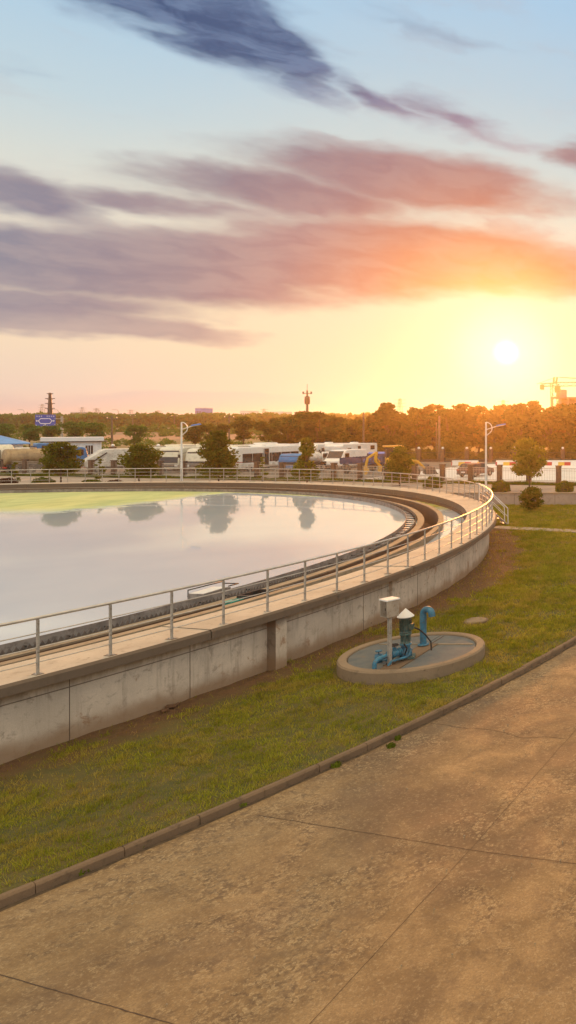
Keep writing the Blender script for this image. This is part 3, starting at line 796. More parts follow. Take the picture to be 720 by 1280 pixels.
# electric box on a post
bp = P(487,832,.27); bx = thing('control_box', 'grey steel control box with pale lid on a slim post beside the well', 'control box', (bp.x,bp.y,.27))
rzb = -.52
MB().box((0,0,.62),(.075,.075,1.22),rzb).build('post','galvanised',bx)
MB().box((0,0,.012),(.2,.2,.02),rzb).build('base_plate','rust',bx)
o = MB().box((0,0,0),(.31,.31,.41),bev=.012).build('cabinet','box_steel',bx,(0,0,1.42),rzb)
MB().box((0,0,.215),(.34,.34,.03),top=(.96,.96)).build('lid','white_metal',o)
MB().box((0,-.152,0),(.25,.006,.34)).build('door','box_steel',o)
MB().box((.09,-.16,0),(.02,.012,.06)).build('latch','dark_metal',o)
# manhole cover in the grass
mp = P(594,777,0); mh = thing('manhole_cover', 'round pale concrete manhole cover lying in bare earth behind the well', 'manhole', (mp.x,mp.y,.0))
MB().lathe([(.33,0),(.33,.055),(.31,.065),(0,.065)],(0,0,0),40).build('cover','well_rim',mh)
MB().lathe([(.34,0),(.34,.045),(.38,.05),(.39,.03),(.39,0)],(0,0,0),40).build('frame','kerb_concrete',mh)

# ------------------------------------------------------------------ plants
def clump_leaves(r, clumps, n, size, flat=.6):
    w = np.array([c[3]**2 for c in clumps]); w /= w.sum(); idx = r.choice(len(clumps), n, p=w)
    cl = np.array(clumps)[idx]; d = r.normal(size=(n,3)); d /= np.linalg.norm(d,axis=1)[:,None]
    rad = (r.rand(n)**.45)[:,None]*cl[:,3:4]; pos = cl[:,:3]+d*rad*np.array([1,1,flat])
    a = r.normal(size=(n,3)); a /= np.linalg.norm(a,axis=1)[:,None]; b = np.cross(a, r.normal(size=(n,3))); b /= np.linalg.norm(b,axis=1)[:,None]
    s = size*(.6+.8*r.rand(n))[:,None]; a *= s; b *= s*.6
    V = np.stack([pos-a, pos-b, pos+a, pos+b], 1); return V.reshape(-1,3)
def tree(loc, h, cw, trunk_h, n, size, mat, seed, shape='round', name='tree', clumpn=22, tr=.06, cr=.30, lean=0):
    r = np.random.RandomState(seed); cz0 = trunk_h; ch = h-trunk_h; clumps = []; limbs = []
    for i in range(clumpn):
        t = (i+.5)/clumpn if shape != 'round' else r.rand()
        a = r.rand()*6.283
        if shape == 'cone': prof = (1-t)**.75*.95+.08; 
        elif shape == 'oval': prof = math.sin(math.pi*min(1,(.18+t*.80)))**.6
        elif shape == 'spread': prof = (.35+.65*t) if t < .75 else 1-(t-.75)*2.2
        else: prof = math.sqrt(max(.05, 1-(2*t-1)**2))
        rr_ = prof*cw/2*(.22+.46*math.sqrt(r.rand())); cs = .92*cr*cw/2*(.75+.7*r.rand())*(.6+.5*prof)
        z = cz0+t*ch; z = min(max(z, cz0+cs*.3), h-cs*.45)
        clumps.append((rr_*math.cos(a)+lean*t, rr_*math.sin(a), z, cs))
    mb = MB(); top = Vector((lean*.6, 0, cz0+ch*.65))
    bend = Vector((r.uniform(-1,1)*cw*.03, r.uniform(-1,1)*cw*.03, trunk_h*.6))
    mb.tube([(0,0,-.1),(bend.x*.5,bend.y*.5,trunk_h*.3),bend,(bend.x+lean*.2,bend.y,trunk_h+.15*ch),top],[tr*1.25,tr,tr*.9,tr*.7,tr*.25],8)
    for c in clumps[::2]:
        z0 = trunk_h*.8+r.rand()*ch*.3; s0 = Vector((bend.x+lean*.1, bend.y, min(z0, c[2]-.05)))
        e = Vector(c[:3]); mid = s0.lerp(e,.5)+Vector((0,0,-.06*ch)); mb.tube([s0,mid,e],[tr*.45,tr*.28,tr*.1],5)
    return clumps, mb, r, n, size, mat
def make_tree(label, cat, loc, h, cw, trunk_h, n, size, mat, seed, shape='round', name='tree', group=None, **kw):
    th = thing(name, label, cat, loc, 0, group)
    clumps, mb, r, n, size, mat = tree(loc, h, cw, trunk_h, n, size, mat, seed, shape, name, **kw)
    mb.build('trunk', 'bark', th)
    V = clump_leaves(r, clumps, n, size)
    # loose leaves round the outline
    V2 = clump_leaves(r, [(c[0],c[1],c[2],c[3]*1.35) for c in clumps], n//7, size*.9)
    quads('crown', np.vstack([V,V2]), mat, th); return th
g_y = 'small trees standing along the yard pavement'
make_tree('compact round small tree in front of the tan tank truck', 'tree', A(76,62.5,YZ), 3.75, 2.75, 1.05, 3000, .115, 'leaf_yard', 1, 'oval', group=g_y, clumpn=30, cr=.40)
make_tree('broad bushy tree between the dirty rubbish truck and the coach front', 'tree', A(175,64,YZ), 3.5, 2.9, .8, 3000, .12, 'leaf_yard', 2, 'oval', group=g_y, clumpn=30, cr=.42)
make_tree('largest yard tree, wide pointed crown right of the white street lamp', 'tree', A(273,65,YZ), 4.7, 3.6, .8, 4200, .13, 'leaf_yard', 5, 'cone', group=g_y, clumpn=38, cr=.40)
make_tree('open pointed yard tree in front of the small blue cabbed truck', 'tree', A(383,63,YZ), 4.1, 2.6, .7, 2400, .115, 'leaf_bright', 6, 'cone', group=g_y, clumpn=32, cr=.32)
make_tree('dense egg shaped tree in front of the yellow backhoe loader', 'tree', A(500,63,YZ), 3.35, 2.35, .5, 3200, .115, 'leaf_yard', 7, 'oval', group=g_y, clumpn=36, cr=.44)
make_tree('small tree with spreading crown on the pavement by the fence', 'tree', A(661,58.2,YZ), 4.05, 3.5, 1.3, 3000, .115, 'leaf_bright', 8, 'oval', group=g_y, clumpn=26, cr=.34, lean=.05)
make_tree('thin sapling in front of the tank truck at the left end', 'sapling', A(19,61.6,YZ), 2.1, .95, .5, 700, .06, 'leaf_bright', 9, 'cone', name='sapling', clumpn=9, tr=.025)
make_tree('thin sapling in front of the dirty rubbish truck', 'sapling', A(124,61.6,YZ), 2.6, 1.1, .7, 620, .06, 'leaf_bright', 10, 'cone', name='sapling', clumpn=9, tr=.025)
make_tree('thin sapling in front of the big white coach', 'sapling', A(328,61.5,YZ), 2.6, 1.15, .6, 720, .06, 'leaf_bright', 11, 'cone', name='sapling', clumpn=9, tr=.025)
make_tree('bushy dark shrub alone on the lawn below the retaining wall', 'shrub', P(664,639,0), 1.72, 1.85, .25, 3600, .065, 'leaf_yard', 12, 'oval', name='shrub', clumpn=44, tr=.035, cr=.34)
def ball_hedge(loc, w, h, label, mat='leaf_hedge', n=1800, size=.05, seed=1, cat='shrub'):
    r = np.random.RandomState(seed); d = r.normal(size=(n,3)); d[:,2] = np.abs(d[:,2]); d /= np.linalg.norm(d,axis=1)[:,None]
    bumpy = 1+.06*np.sin(d[:,0]*9+seed)+.05*np.sin(d[:,1]*11); d2 = np.sign(d)*np.abs(d)**.8
    pos = d2*np.array([w/2,w/2,h])*(bumpy*(.9+.12*r.rand(n)))[:,None]
    a = r.normal(size=(n,3)); a /= np.linalg.norm(a,axis=1)[:,None]; b = np.cross(a, r.normal(size=(n,3))); b /= np.linalg.norm(b,axis=1)[:,None]
    s = size*(.6+.8*r.rand(n))[:,None]; V = np.stack([pos-a*s,pos-b*s*.7,pos+a*s,pos+b*s*.7],1).reshape(-1,3)
    core = MB().lathe([(w*.46*math.sin(t), h*.88*math.cos(t)) for t in [i*math.pi/2/8 for i in range(9)]],(0,0,0),18)
    th = thing('clipped_shrub', label, cat, loc, 0, 'clipped shrubs by the pavement')
    core.build('inner_twigs', 'bark', th); quads('foliage', V, mat, th)
ball_hedge(A(626,57.5,YZ), 1.3, .85, 'clipped ball shrub on the pavement edge, just right of the curved railing', seed=1)
ball_hedge(A(706,57.5,YZ), 1.3, .80, 'clipped ball shrub on the pavement edge at the right side of the picture', seed=2)
ball_hedge(A(541.5,61.0,YZ), 1.35, .95, 'clipped ball shrub seen through the far railing left of the car', seed=3)
ball_hedge(A(53.5,60.8,YZ), 1.4, .85, 'low bright green clipped shrub below the compact round tree', seed=4)
ball_hedge(A(113.5,60.8,YZ), 1.3, .70, 'low bright green clipped shrub in front of the rubbish truck', seed=5)
ball_hedge(A(7,60.8,YZ), 1.4, .8, 'low dark red clipped shrub at the left end', 'leaf_red', seed=6)
ball_hedge(A(143,60.8,YZ), 1.3, .65, 'low dark red clipped shrub right of the green one by the rubbish truck', 'leaf_red', seed=7)
ball_hedge(A(316,60.8,YZ), 1.1, .50, 'low green clipped shrub in front of the big white coach', seed=8)

# ------------------------------------------------------------------ fences
def fy(X): return 65.5-.2*(X+24.5)
fn = thing('yard_fence', 'fence of brown pillars with pale vertical pickets between yard and road', 'fence', (0,0,YZ))
dirf = Vector((1,-.2,0)).normalized(); angf = math.atan2(dirf.y,dirf.x); spc = 2.87
pc = A(621.5,65.2); Xs = pc.x; idx = range(-29, 10); pil0 = None
def fpt(t): x = Xs+dirf.x*t; return Vector((x, fy(x), 0))
proto_panel = None
for i in idx:
    q = fpt(i*spc)
    if pil0 is None:
        pil0 = MB().box((0,0,.80),(.36,.36,1.60)).box((0,0,1.62),(.44,.44,.07)).build('pillar','pillar',fn,(q.x,q.y,0),angf)
        o = pil0
    else:
        o = pil0.copy(); C.objects.link(o); o.parent = fn; o.location = (q.x,q.y,0)
    q2 = fpt((i+.5)*spc)
    if proto_panel is None:
        mb = MB(); w = spc-.37
        mb.box((0,0,1.38),(w,.04,.05)).box((0,0,.30),(w,.04,.05)).box((0,0,1.18),(w,.03,.03)).box((0,0,.10),(w,.22,.24))
        for k_ in range(16): mb.box((-w/2+w*(k_+.5)/16,0,.84),(.020,.02,1.10))
        proto_panel = mb.build('picket_panel','pickets',fn,(q2.x,q2.y,0),angf)
    else:
        o = proto_panel.copy(); C.objects.link(o); o.parent = fn; o.location = (q2.x,q2.y,0)
# planting strip in front of the fence
leafp = []
mb = MB(); vs = []
for i in range(0,81):
    q = fpt((-29+i*.48)*spc)
    vs += [(q.x,q.y-.2,YZ+.03),(q.x,q.y-1.5,YZ+.03)]
struct(MB().add(vs,[(2*i,2*i+1,2*i+3,2*i+2) for i in range(80)]).build('planting_strip','lawn'))
rr = np.random.RandomState(11); n = 26000
t = rr.uniform(-29*spc, 9*spc, n); X = Xs+dirf.x*t; Y = 65.5-.2*(X+24.5)-rr.uniform(.25,1.45,n)
pt = np.c_[X,Y,np.full(n,YZ+.02)]; h = .10+.22*rr.rand(n)*(.6+.4*np.sin(X*1.3)); lean = (rr.rand(n,2)-.5)*.2; an = rr.rand(n)*6.28; wv = .02
V = np.zeros((n,4,3)); dd = np.c_[np.cos(an),np.sin(an),0*an]*wv; V[:,0] = pt-dd; V[:,1] = pt+dd; V[:,2] = pt+np.c_[lean,h]+dd*.5; V[:,3] = pt+np.c_[lean,h]-dd*.5
struct(quads('planting_grass', V.reshape(-1,3), 'leaf_hedge'), 'stuff')
# pavement slab
vs = []
for x in [-140+i*4 for i in range(50)]:
    y0 = 56.36
    if abs(x-CX) < RT+.05: y0 = max(y0, CY+math.sqrt((RT+.06)**2-(x-CX)**2))
    vs += [(x,y0,YZ+.004),(x,fy(x)-1.55,YZ+.004)]
struct(MB().add(vs,[(2*i,2*i+1,2*i+3,2*i+2) for i in range(49)]).build('pavement','pavement_mat'))
# road beyond the fence, pale concrete with a centre line
simple('pale_road', (.80,.76,.70), .5, 0, .08, .15, (.6,.54,.46))
mb = MB(); vs = []
for x in (-41,40): vs += [(x, fy(x)+1.2, YZ+.006), (x, 97, YZ+.006)]
struct(mb.add(vs,[(0,1,3,2)]).build('concrete_road','pale_road'))
# far fence with globe pillars
ff = thing('globe_fence', 'far brown fence whose pillars carry white globe lamps', 'fence', (0,103,YZ))
pl0 = None
for i in range(-13, 12):
    x = (613.5-984)*103/F+i*3.36
    if pl0 is None:
        pl0 = MB().box((0,0,.85),(.45,.45,1.7)).box((0,0,1.72),(.56,.56,.08)).build('pillar','pillar',ff,(x,0,0))
        gl0 = MB().lathe([(.17*math.sin(t)+.0001, 1.93-.17*math.cos(t)) for t in [k_*math.pi/8 for k_ in range(9)]],(0,0,0),14).build('globe_lamp','globe',pl0)
        pn0 = MB().box((0,0,1.35),(2.9,.05,.05)).box((0,0,.35),(2.9,.05,.05)).box((0,0,.15),(2.9,.25,.3)); 
        for k_ in range(18): pn0.box((-1.4+k_*.165,0,.85),(.025,.025,1.0))
        pn0 = pn0.build('railing_panel','dark_metal',ff,(x+1.68,0,0))
    else:
        o = pl0.copy(); C.objects.link(o); o.parent = ff; o.location = (x,0,0)
        g2 = gl0.copy(); C.objects.link(g2); g2.parent = o
        o = pn0.copy(); C.objects.link(o); o.parent = ff; o.location = (x+1.68,0,0)
# two globe pillars seen above the coaches
for x, lb in ((141,'grey pillar with white globe behind the dirty rubbish truck'),(198,'pillar with white globe above the cream coach roof')):
    q = A(x,100,YZ); th = thing('globe_pillar', lb, 'pillar', q)
    MB().box((0,0,1.1),(.55,.55,2.2) if x == 141 else (.35,.35,2.2)).build('pillar','pillar',th)
    MB().lathe([(.20*math.sin(t)+.0001, 2.38-.20*math.cos(t)) for t in [k_*math.pi/8 for k_ in range(9)]],(0,0,0),14).build('globe_lamp','globe',th)
# striped kerb barriers on the road
for (xa, xb, lb) in ((565,598,'striped road barrier between the street lamp and the car roof'),(620,655,'striped road barrier behind the small pavement tree'),(682,730,'striped road barrier at the right side of the picture')):
    a_, b_ = A(xa,94,YZ), A(xb,94,YZ); th = thing('road_barrier', lb, 'barrier', (a_+b_)/2, 0, 'striped road barriers'); w = b_.x-a_.x
    MB().box((0,0,.22),(w,.4,.42),top=(1,.6)).build('block','barrier_paint',th); MB().box((0,0,.55),(w*.98,.16,.22)).build('beam','white_metal',th)

# ------------------------------------------------------------------ street lamps
def lamp(loc, h, label):
    th = thing('street_lamp', label, 'street lamp', loc, 0, 'white street lamps')
    MB().tube([(0,0,0),(0,0,h*.5),(0,0,h)],[.085,.07,.055],10).build('pole','white_metal',th)
    MB().lathe([(.16,0),(.16,.03),(.10,.05),(.09,.3)],(0,0,0),14).build('base','white_metal',th)
    mb = MB(); pts = [(-.06,0,h-1.12),(.12,0,h-1.0)]+[(.02+.46*math.cos(t),0,h-.48+.46*math.sin(t)) for t in [-.9+i*2.5/10 for i in range(11)]]
    mb.tube(pts,.035,8).tube([(0,0,h-.60),(.55,0,h-.42),(1.0,0,h-.28)],.035,8).build('arm','white_metal',th)
    o = MB().box((0,0,0),(.70,.26,.10),ry=-.18,bev=.03).build('lamp_head','paint_blue',th,(1.18,0,h-.22))
    MB().box((0,0,-.058),(.5,.18,.02),ry=-.18).build('lens','globe',o)
lamp(A(227,60.2,YZ), 5.45, 'white street lamp with a bow arm in front of the coach at left')
lamp(A(607.5,58.0,YZ), 5.45, 'white street lamp with a bow arm behind the curved railing end')

# ------------------------------------------------------------------ vehicles (front = +x)
def wheel(parent, x, y, r, w=.28):
    o = MB().lathe([(r*.55,-w/2),(r*.93,-w/2),(r,-w/2+.04),(r,w/2-.04),(r*.93,w/2),(r*.55,w/2)],(0,0,0),20,axis='y').build('wheel','rubber',parent,(x,y,r))
    s = 1 if y > 0 else -1
    MB().lathe([(0,s*w*.30),(r*.3,s*w*.34),(r*.56,s*w*.42),(r*.56,-s*w*.2)],(0,0,0),16,axis='y').build('rim','galvanised',o); return o
def coach(label, loc, rz, L=10.5, Hh=3.35, mat='coach_white', ac=True, trim='red_lamp', door=.18):
    th = thing('coach', label, 'coach', loc, rz, 'coaches parked in the yard'); W = 2.5; x0, x1 = -L/2, L/2
    prof = [(x0,.45),(x0,.9),(x0+.03,Hh-.35),(x0+.22,Hh-.05),(x0+.5,Hh),(x1-.9,Hh),(x1-.35,Hh-.12),(x1-.12,Hh-.6),(x1,1.3),(x1,.45)]
    body = MB().extrude(prof,-W/2,W/2).build('body',mat,th,bevel=.10)
    for s in (-1,1):
        y = s*(W/2+.006); xx = x0+.5; n = 6; wl = (L-1.7)/n
        for i in range(n):
            if s == -1 and i == int(n*(1-door))-0: pass
            MB().box((xx+wl*(i+.5),y,Hh-1.22),(wl-.07,.02,1.0)).build('side_window','glass_dark',th)
        MB().box((0,s*(W/2+.004),1.12),(L-.8,.014,.07)).build('side_stripe',trim,th)
        mb = MB()
        for i in range(int(L*1.1)): mb.box((x0+1+i*.9,s*(W/2+.004),.72),(.5,.012,.3))
        mb.build('luggage_flap','truck_dirty',th)
    MB().box((x1-.085,0,Hh-1.05),(.05,W-.34,1.35),ry=-.17).build('windscreen','glass_dark',th)
    MB().box((x0-.004,0,Hh-.98),(.03,W-.5,.75)).build('rear_window','glass_dark',th)
    MB().box((x1+.012,0,.75),(.02,W-.5,.30)).build('grille','dark_metal',th)
    MB().box((x1+.012,0,.46),(.03,.5,.12)).build('number_plate','machine_yellow',th)
    for s in (-1,1):
        MB().box((x1+.012,s*.92,.78),(.03,.36,.2)).build('headlight','globe',th)
        MB().box((x0-.012,s*1.05,1.1),(.03,.16,.4)).build('tail_light','red_lamp',th)
        MB().tube([(x1-.15,s*1.2,Hh-.45),(x1+.22,s*1.42,Hh-.55),(x1+.22,s*1.42,Hh-.8)],.02,6).box((x1+.22,s*1.42,Hh-.98),(.06,.22,.36)).build('mirror','dark_metal',th)
        wheel(th, x1-2.2, s*1.1, .48); wheel(th, x0+2.6, s*1.1, .48)
    if ac:
        MB().box((-.6,0,Hh+.10),(2.6,1.7,.22),top=(.9,.85)).build('roof_unit',mat,th,bevel=.04); MB().box((2.2,0,Hh+.05),(.8,.8,.12)).build('roof_hatch','galvanised',th)
    for s, x in ((-1,x1-1.15),(1,.55)):
        d_ = MB().box((x,s*(W/2+.03),1.55),(.85,.03,1.9)).build('door','glass_dark',th); MB().box((x-.40,s*(W/2+.05),1.55),(.07,.03,2.0)).box((x+.40,s*(W/2+.05),1.55),(.07,.03,2.0)).box((x,s*(W/2+.05),2.55),(.87,.03,.07)).build('frame',mat,d_)
    MB().box((-.1,0,.44),(L-1,2.2,.2)).build('chassis','dark_metal',th); return th
def truck_base(th, L, W, cabmat, cabL=1.7, cabH=2.5, axles=(.28,-.75)):
    x1 = L/2
    prof = [(x1-cabL,.7),(x1-cabL,cabH-.1),(x1-cabL+.15,cabH),(x1-.45,cabH),(x1-.2,cabH-.15),(x1,1.45),(x1,.55),(x1-cabL,.55)]
    cab = MB().extrude(prof,-W/2,W/2).build('cab',cabmat,th,bevel=.07)
    MB().box((x1-.10,0,cabH-.58),(.04,W-.28,.72),ry=-.22).build('windscreen','glass_dark',cab)
    for s in (-1,1):
        MB().box((x1-.85,s*(W/2+.006),cabH-.58),(.85,.02,.62)).build('side_window','glass_dark',cab)
        MB().box((x1+.012,s*(W/2-.28),.85),(.03,.3,.18)).build('headlight','globe',cab)
        MB().tube([(x1-.2,s*W/2,cabH-.35),(x1,s*(W/2+.22),cabH-.35)],.015,5).box((x1,s*(W/2+.22),cabH-.6),(.06,.18,.42)).build('mirror','dark_metal',cab)
    MB().box((x1+.012,0,1.05),(.02,W-.9,.35)).build('grille','dark_metal',cab)
    MB().box((-.3,-.42,.72),(L-.8,.1,.2)).box((-.3,.42,.72),(L-.8,.1,.2)).box((-L*.1,.0,.62),(.8,1.6,.1)).build('chassis','dark_metal',th)
    for a_ in axles:
        for s in (-1,1): wheel(th, a_*L*.5 if a_ < 0 else x1-1.1, s*(W/2-.17), .5)
def tanker(label, loc, rz, L, tankmat, cabmat, tr_=.95, cabH=2.55):
    th = thing('tank_truck', label, 'tank truck', loc, rz, 'tank trucks'); truck_base(th, L, 2.3, cabmat, cabH=cabH, axles=(.28,-.45,-.78))
    xa, xb = -L/2, L/2-1.95; zc = .95+tr_
    prof = [(0.001,xa),(tr_*.75,xa+.02),(tr_*.95,xa+.08),(tr_,xa+.18),(tr_,xb-.18),(tr_*.95,xb-.08),(tr_*.75,xb-.02),(.001,xb)]
    tk = MB().lathe(prof,(0,0,0),30,axis='x').build('tank',tankmat,th,(0,0,zc)); tk.scale = (1,1.12,1)
    mb = MB()
    for t in (.08,.36,.64,.92):
        x = xa+(xb-xa)*t; mb.lathe([(tr_,-.03),(tr_+.02,-.03),(tr_+.02,.03),(tr_,.03)],(x,0,0),30,axis='x')
    mb.build('band',cabmat if cabmat != 'cab_blue' else tankmat,tk)
    MB().lathe([(0,tr_+.12),(.25,tr_+.12),(.25,tr_-.05)],((xa+xb)/2,0,0),16).build('manhole',tankmat,tk)
    for s in (-1,1): MB().box(((xa+xb)/2-.2,s*1.0,.98),((xb-xa)*.9,.1,.25)).build('side_rail','dark_metal',th)
    MB().box((xa+.0,0,.75),(.1,2.1,.14)).build('rear_bumper','red_lamp',th)
    MB().tube([(xa-.02,0,1.5),(xa-.25,0,1.4),(xa-.28,0,.8)],.06,8).tube([(xa-.1,.45,.9),(xa-.1,.45,2.6)],.02,6).tube([(xa-.1,.75,.9),(xa-.1,.75,2.6)],.02,6).build('outlet_pipe','dark_metal',th)
    for s in (-1,1):
        MB().lathe([(.62,-.2),(.64,-.2),(.64,.2),(.62,.2)],(-L*.31,s*1.0,.5),14,0,True,0.1,math.pi-.1,axis='y').build('mudguard','dark_metal',th)
    return th
q = A(57,79.5,YZ); tanker('tan cylindrical tank truck with blue cab behind the compact round tree', q, R_(58), 6.4, 'tank_tan', 'cab_blue', .86, 2.75)
q = A(-2,84,YZ); tanker('cream tank truck at the left edge, behind the tan tank truck', q, R_(56), 6.2, 'coach_cream', 'coach_cream', 1.0)
def lorry(label, loc, rz, L=7, cabmat='cab_blue', bed='bed_blue', cabH=2.75, sideH=.75, text=False, name='lorry'):
    th = thing(name, label, 'lorry', loc, rz, 'lorries in the yard'); truck_base(th, L, 2.3, cabmat, cabH=cabH)
    xa, xb = -L/2, L/2-1.9; mb = MB(); mb.box(((xa+xb)/2,0,1.12),(xb-xa,2.35,.10)).build('bed_floor',bed,th)
    for s in (-1,1): MB().box(((xa+xb)/2,s*1.15,1.17+sideH/2),(xb-xa,.05,sideH)).build('side_board',bed,th)
    MB().box((xa,0,1.17+sideH/2),(.05,2.25,sideH)).build('end_board',bed,th); MB().box((xb,0,1.3+sideH/2),(.05,2.25,sideH+.25)).build('end_board',bed,th)
    for i in range(9):
        x = xa+(xb-xa)*i/8
        for s in (-1,1): MB().box((x,s*1.19,1.17+sideH/2),(.06,.04,sideH+.06)).build('stake','dark_metal',th)
    if text:
        # faded illegible blue characters along the side board
        r = random.Random(5)
        for i in range(8):
            cx = xa+.45+i*.42; mb = MB().box((cx,-1.178,1.17+sideH*.5),(.05,.006,.34))
            for s in range(5): mb.box((cx+r.uniform(-.12,.12),-1.18,1.17+sideH*.5+r.uniform(-.17,.17)),(r.uniform(.12,.30) if s%2 else .045,.006,.045 if s%2 else r.uniform(.15,.34)))
            mb.build('lettering','paint_blue',th)
    return th
lorry('blue cab lorry mostly hidden behind the tank trucks', A(26,89,YZ), R_(54), 5.8, 'cab_blue', 'bed_blue', 2.95, 1.2)
lorry('dark flatbed lorry with blue lettering and blue cab, behind the loader', (-45.9,80.8,YZ), R_(87), 6.4, 'paint_blue', 'bed_blue', 2.15, .55, True)
# rubbish truck
q = A(162,81,YZ); th = thing('rubbish_truck', 'stained white rubbish truck with a slanting rear behind a sapling', 'truck', q, R_(50)); th.scale = (1,1,.80); L = 6.9
truck_base(th, L, 2.35, 'truck_dirty', cabH=2.7)
prof = [(-3.7,1.0),(-3.75,1.55),(-3.55,1.9),(-2.35,3.1),(-1.9,3.25),(1.55,3.25),(1.7,3.1),(1.7,.95),(-2.4,.9),(-3.3,.7)]
MB().extrude(prof,-1.2,1.2).build('compactor_body','truck_dirty',th,bevel=.05)
for s in (-1,1):
    mb = MB()
    for x in (-1.7,-.9,-.1,.7,1.4): mb.box((x,s*1.225,2.05),(.10,.06,2.2))
    mb.box((-2.75,s*1.225,2.2),(.12,.06,1.6),ry=.75).box((-.1,s*1.225,1.2),(3.4,.06,.1))
    mb.build('side_rib','truck_dirty',th)
MB().tube([(-3.2,-1.26,1.5),(-2.0,-1.26,2.8)],.06,8).tube([(-3.2,1.26,1.5),(-2.0,1.26,2.8)],.06,8).build('ram','dark_metal',th)
MB().box((-3.74,0,1.35),(.04,1.9,.45)).build('hopper_opening','rubber',th)
for s in (-1,1): MB().box((-3.72,s*1.05,.85),(.06,.2,.15)).build('tail_light','red_lamp',th)
# coaches
def side_on(x, D, L):       # a bay whose parked vehicle fronts the camera at photo column x
    return ((x-984)*D/F, D+L/2, YZ)
coach('cream coach whose front hides behind the bushy yard tree', side_on(172,80,10), R_(-91), 10, 2.72, 'coach_cream', door=.3)
coach('cream coach facing the camera, left of the white street lamp', side_on(212,80,10), R_(-92), 10, 2.78, 'coach_cream', door=.3)
coach('cream coach directly behind the pointed yard tree right of the lamp', side_on(246,79.5,10), R_(-91), 10, 2.65, 'coach_cream', door=.3)
coach('big clean white coach with dark windows and side door behind a sapling', side_on(280,79,10.5), R_(-92), 10.5, 2.75, 'coach_white')
coach('white coach in the back row with only its roof showing above the big white coach', side_on(300,94,8), R_(-91), 8, 2.6, 'coach_white')
# motorhomes
def motorhome(label, loc, rz, L=6.2, Hh=3.3, swoosh=True):
    th = thing('motorhome', label, 'motorhome', loc, rz, 'white motorhomes in the back row'); W = 2.4; x0, x1 = -L/2, L/2
    prof = [(x0,.6),(x0,Hh-.1),(x0+.15,Hh),(x1-.25,Hh),(x1,Hh-.25),(x1-.05,Hh-.8),(x1-.75,Hh-1.3),(x1-.35,1.5),(x1-.1,.55)]
    MB().extrude(prof,-W/2,W/2).build('body','coach_white',th,bevel=.06)
    MB().box((x1-.60,0,1.85),(.05,W-.4,.75),ry=.35).build('windscreen','glass_dark',th)
    for s in (-1,1):
        for x, w, z in ((x0+1.1,.9,2.15),(.3,.6,2.15),(x1-1.35,.7,1.95)): MB().box((x,s*(W/2+.008),z),(w,.025,.55)).build('side_window','glass_dark',th)
        if swoosh:
            mb = MB(); n = 10; pts = [(x0+.3+i*(L*.62)/n, 1.15+.75*(i/n)**2.2) for i in range(n+1)]; y = s*(W/2+.009)
            vs = [(x,y,z) for x, z in pts]+[(x,y,z+.03+.13*math.sin(math.pi*i/n)) for i, (x, z) in enumerate(pts)]
            vs += [(v_[0],y+s*.006,v_[2]) for v_ in vs]; m_ = n+1
            fs = [(i,i+1,m_+i+1,m_+i) for i in range(n)]+[(2*m_+i,2*m_+i+1,3*m_+i+1,3*m_+i) for i in range(n)]
            mb.add(vs,fs).build('stripe','bed_blue',th)
        for x in (x0+1.4, x1-1.2): wheel(th, x, s*1.05, .4)
        MB().tube([(x1-.6,s*W/2,2.0),(x1-.2,s*(W/2+.2),2.0)],.02,5).box((x1-.2,s*(W/2+.2),1.85),(.05,.2,.35)).build('mirror','dark_metal',th)
    MB().box((-.5,0,Hh+.10),(.9,.7,.2),top=(.85,.85)).build('roof_vent','coach_white',th)
    MB().box((x1-.05,0,.7),(.12,2.2,.25)).build('bumper','dark_metal',th); return th
motorhome('white motorhome in the back row, hidden up to its roof behind the open pointed tree', side_on(385,93,7.4), R_(-91), 7.4, 2.72)
motorhome('white motorhome in the back row, its roof showing left of the open pointed tree', side_on(352,93,7.4), R_(-93), 7.4, 2.72)
motorhome('white motorhome with a dark swoosh, right end of the back row', side_on(418,93,7.4), R_(-92), 7.4, 2.72)
# white van
def van(label, loc, rz, L=5.2, Hh=2.3, mat='coach_white'):
    th = thing('van', label, 'van', loc, rz, 'white vans'); W = 1.95; x0, x1 = -L/2, L/2
    prof = [(x0,.4),(x0+.02,1.2),(x0+.12,Hh-.12),(x0+.3,Hh),(x1-1.7,Hh),(x1-1.2,Hh-.15),(x1-.55,1.25),(x1-.05,1.0),(x1,.4)]
    MB().extrude(prof,-W/2,W/2).build('body',mat,th,bevel=.07)
    MB().box((x1-.86,0,1.72),(.04,W-.25,.95),ry=-.95+.35).build('windscreen','glass_dark',th)
    for s in (-1,1):
        MB().box((x1-1.55,s*(W/2+.006),1.6),(.8,.02,.5)).build('side_window','glass_dark',th)
        MB().box((x1-.02,s*.75,.85),(.06,.3,.2)).build('headlight','globe',th)
        for x in (x0+1.0,x1-1.0): wheel(th, x, s*.88, .35, .22)
    MB().box((x1,0,.5),(.08,1.8,.2)).build('bumper','dark_metal',th); return th
van('large white van beyond the dark flatbed lorry', side_on(414,85,5.6), R_(-92), 5.6, 2.25)
van('smaller white van between the open pointed tree and the large van', side_on(386,85,4.6), R_(-92), 4.6, 1.95)
tanker('small blue cabbed tank truck half hidden behind the open pointed tree', side_on(362,78.5,4.4), R_(-93), 4.4, 'truck_dirty', 'cab_blue', .62, 2.1)
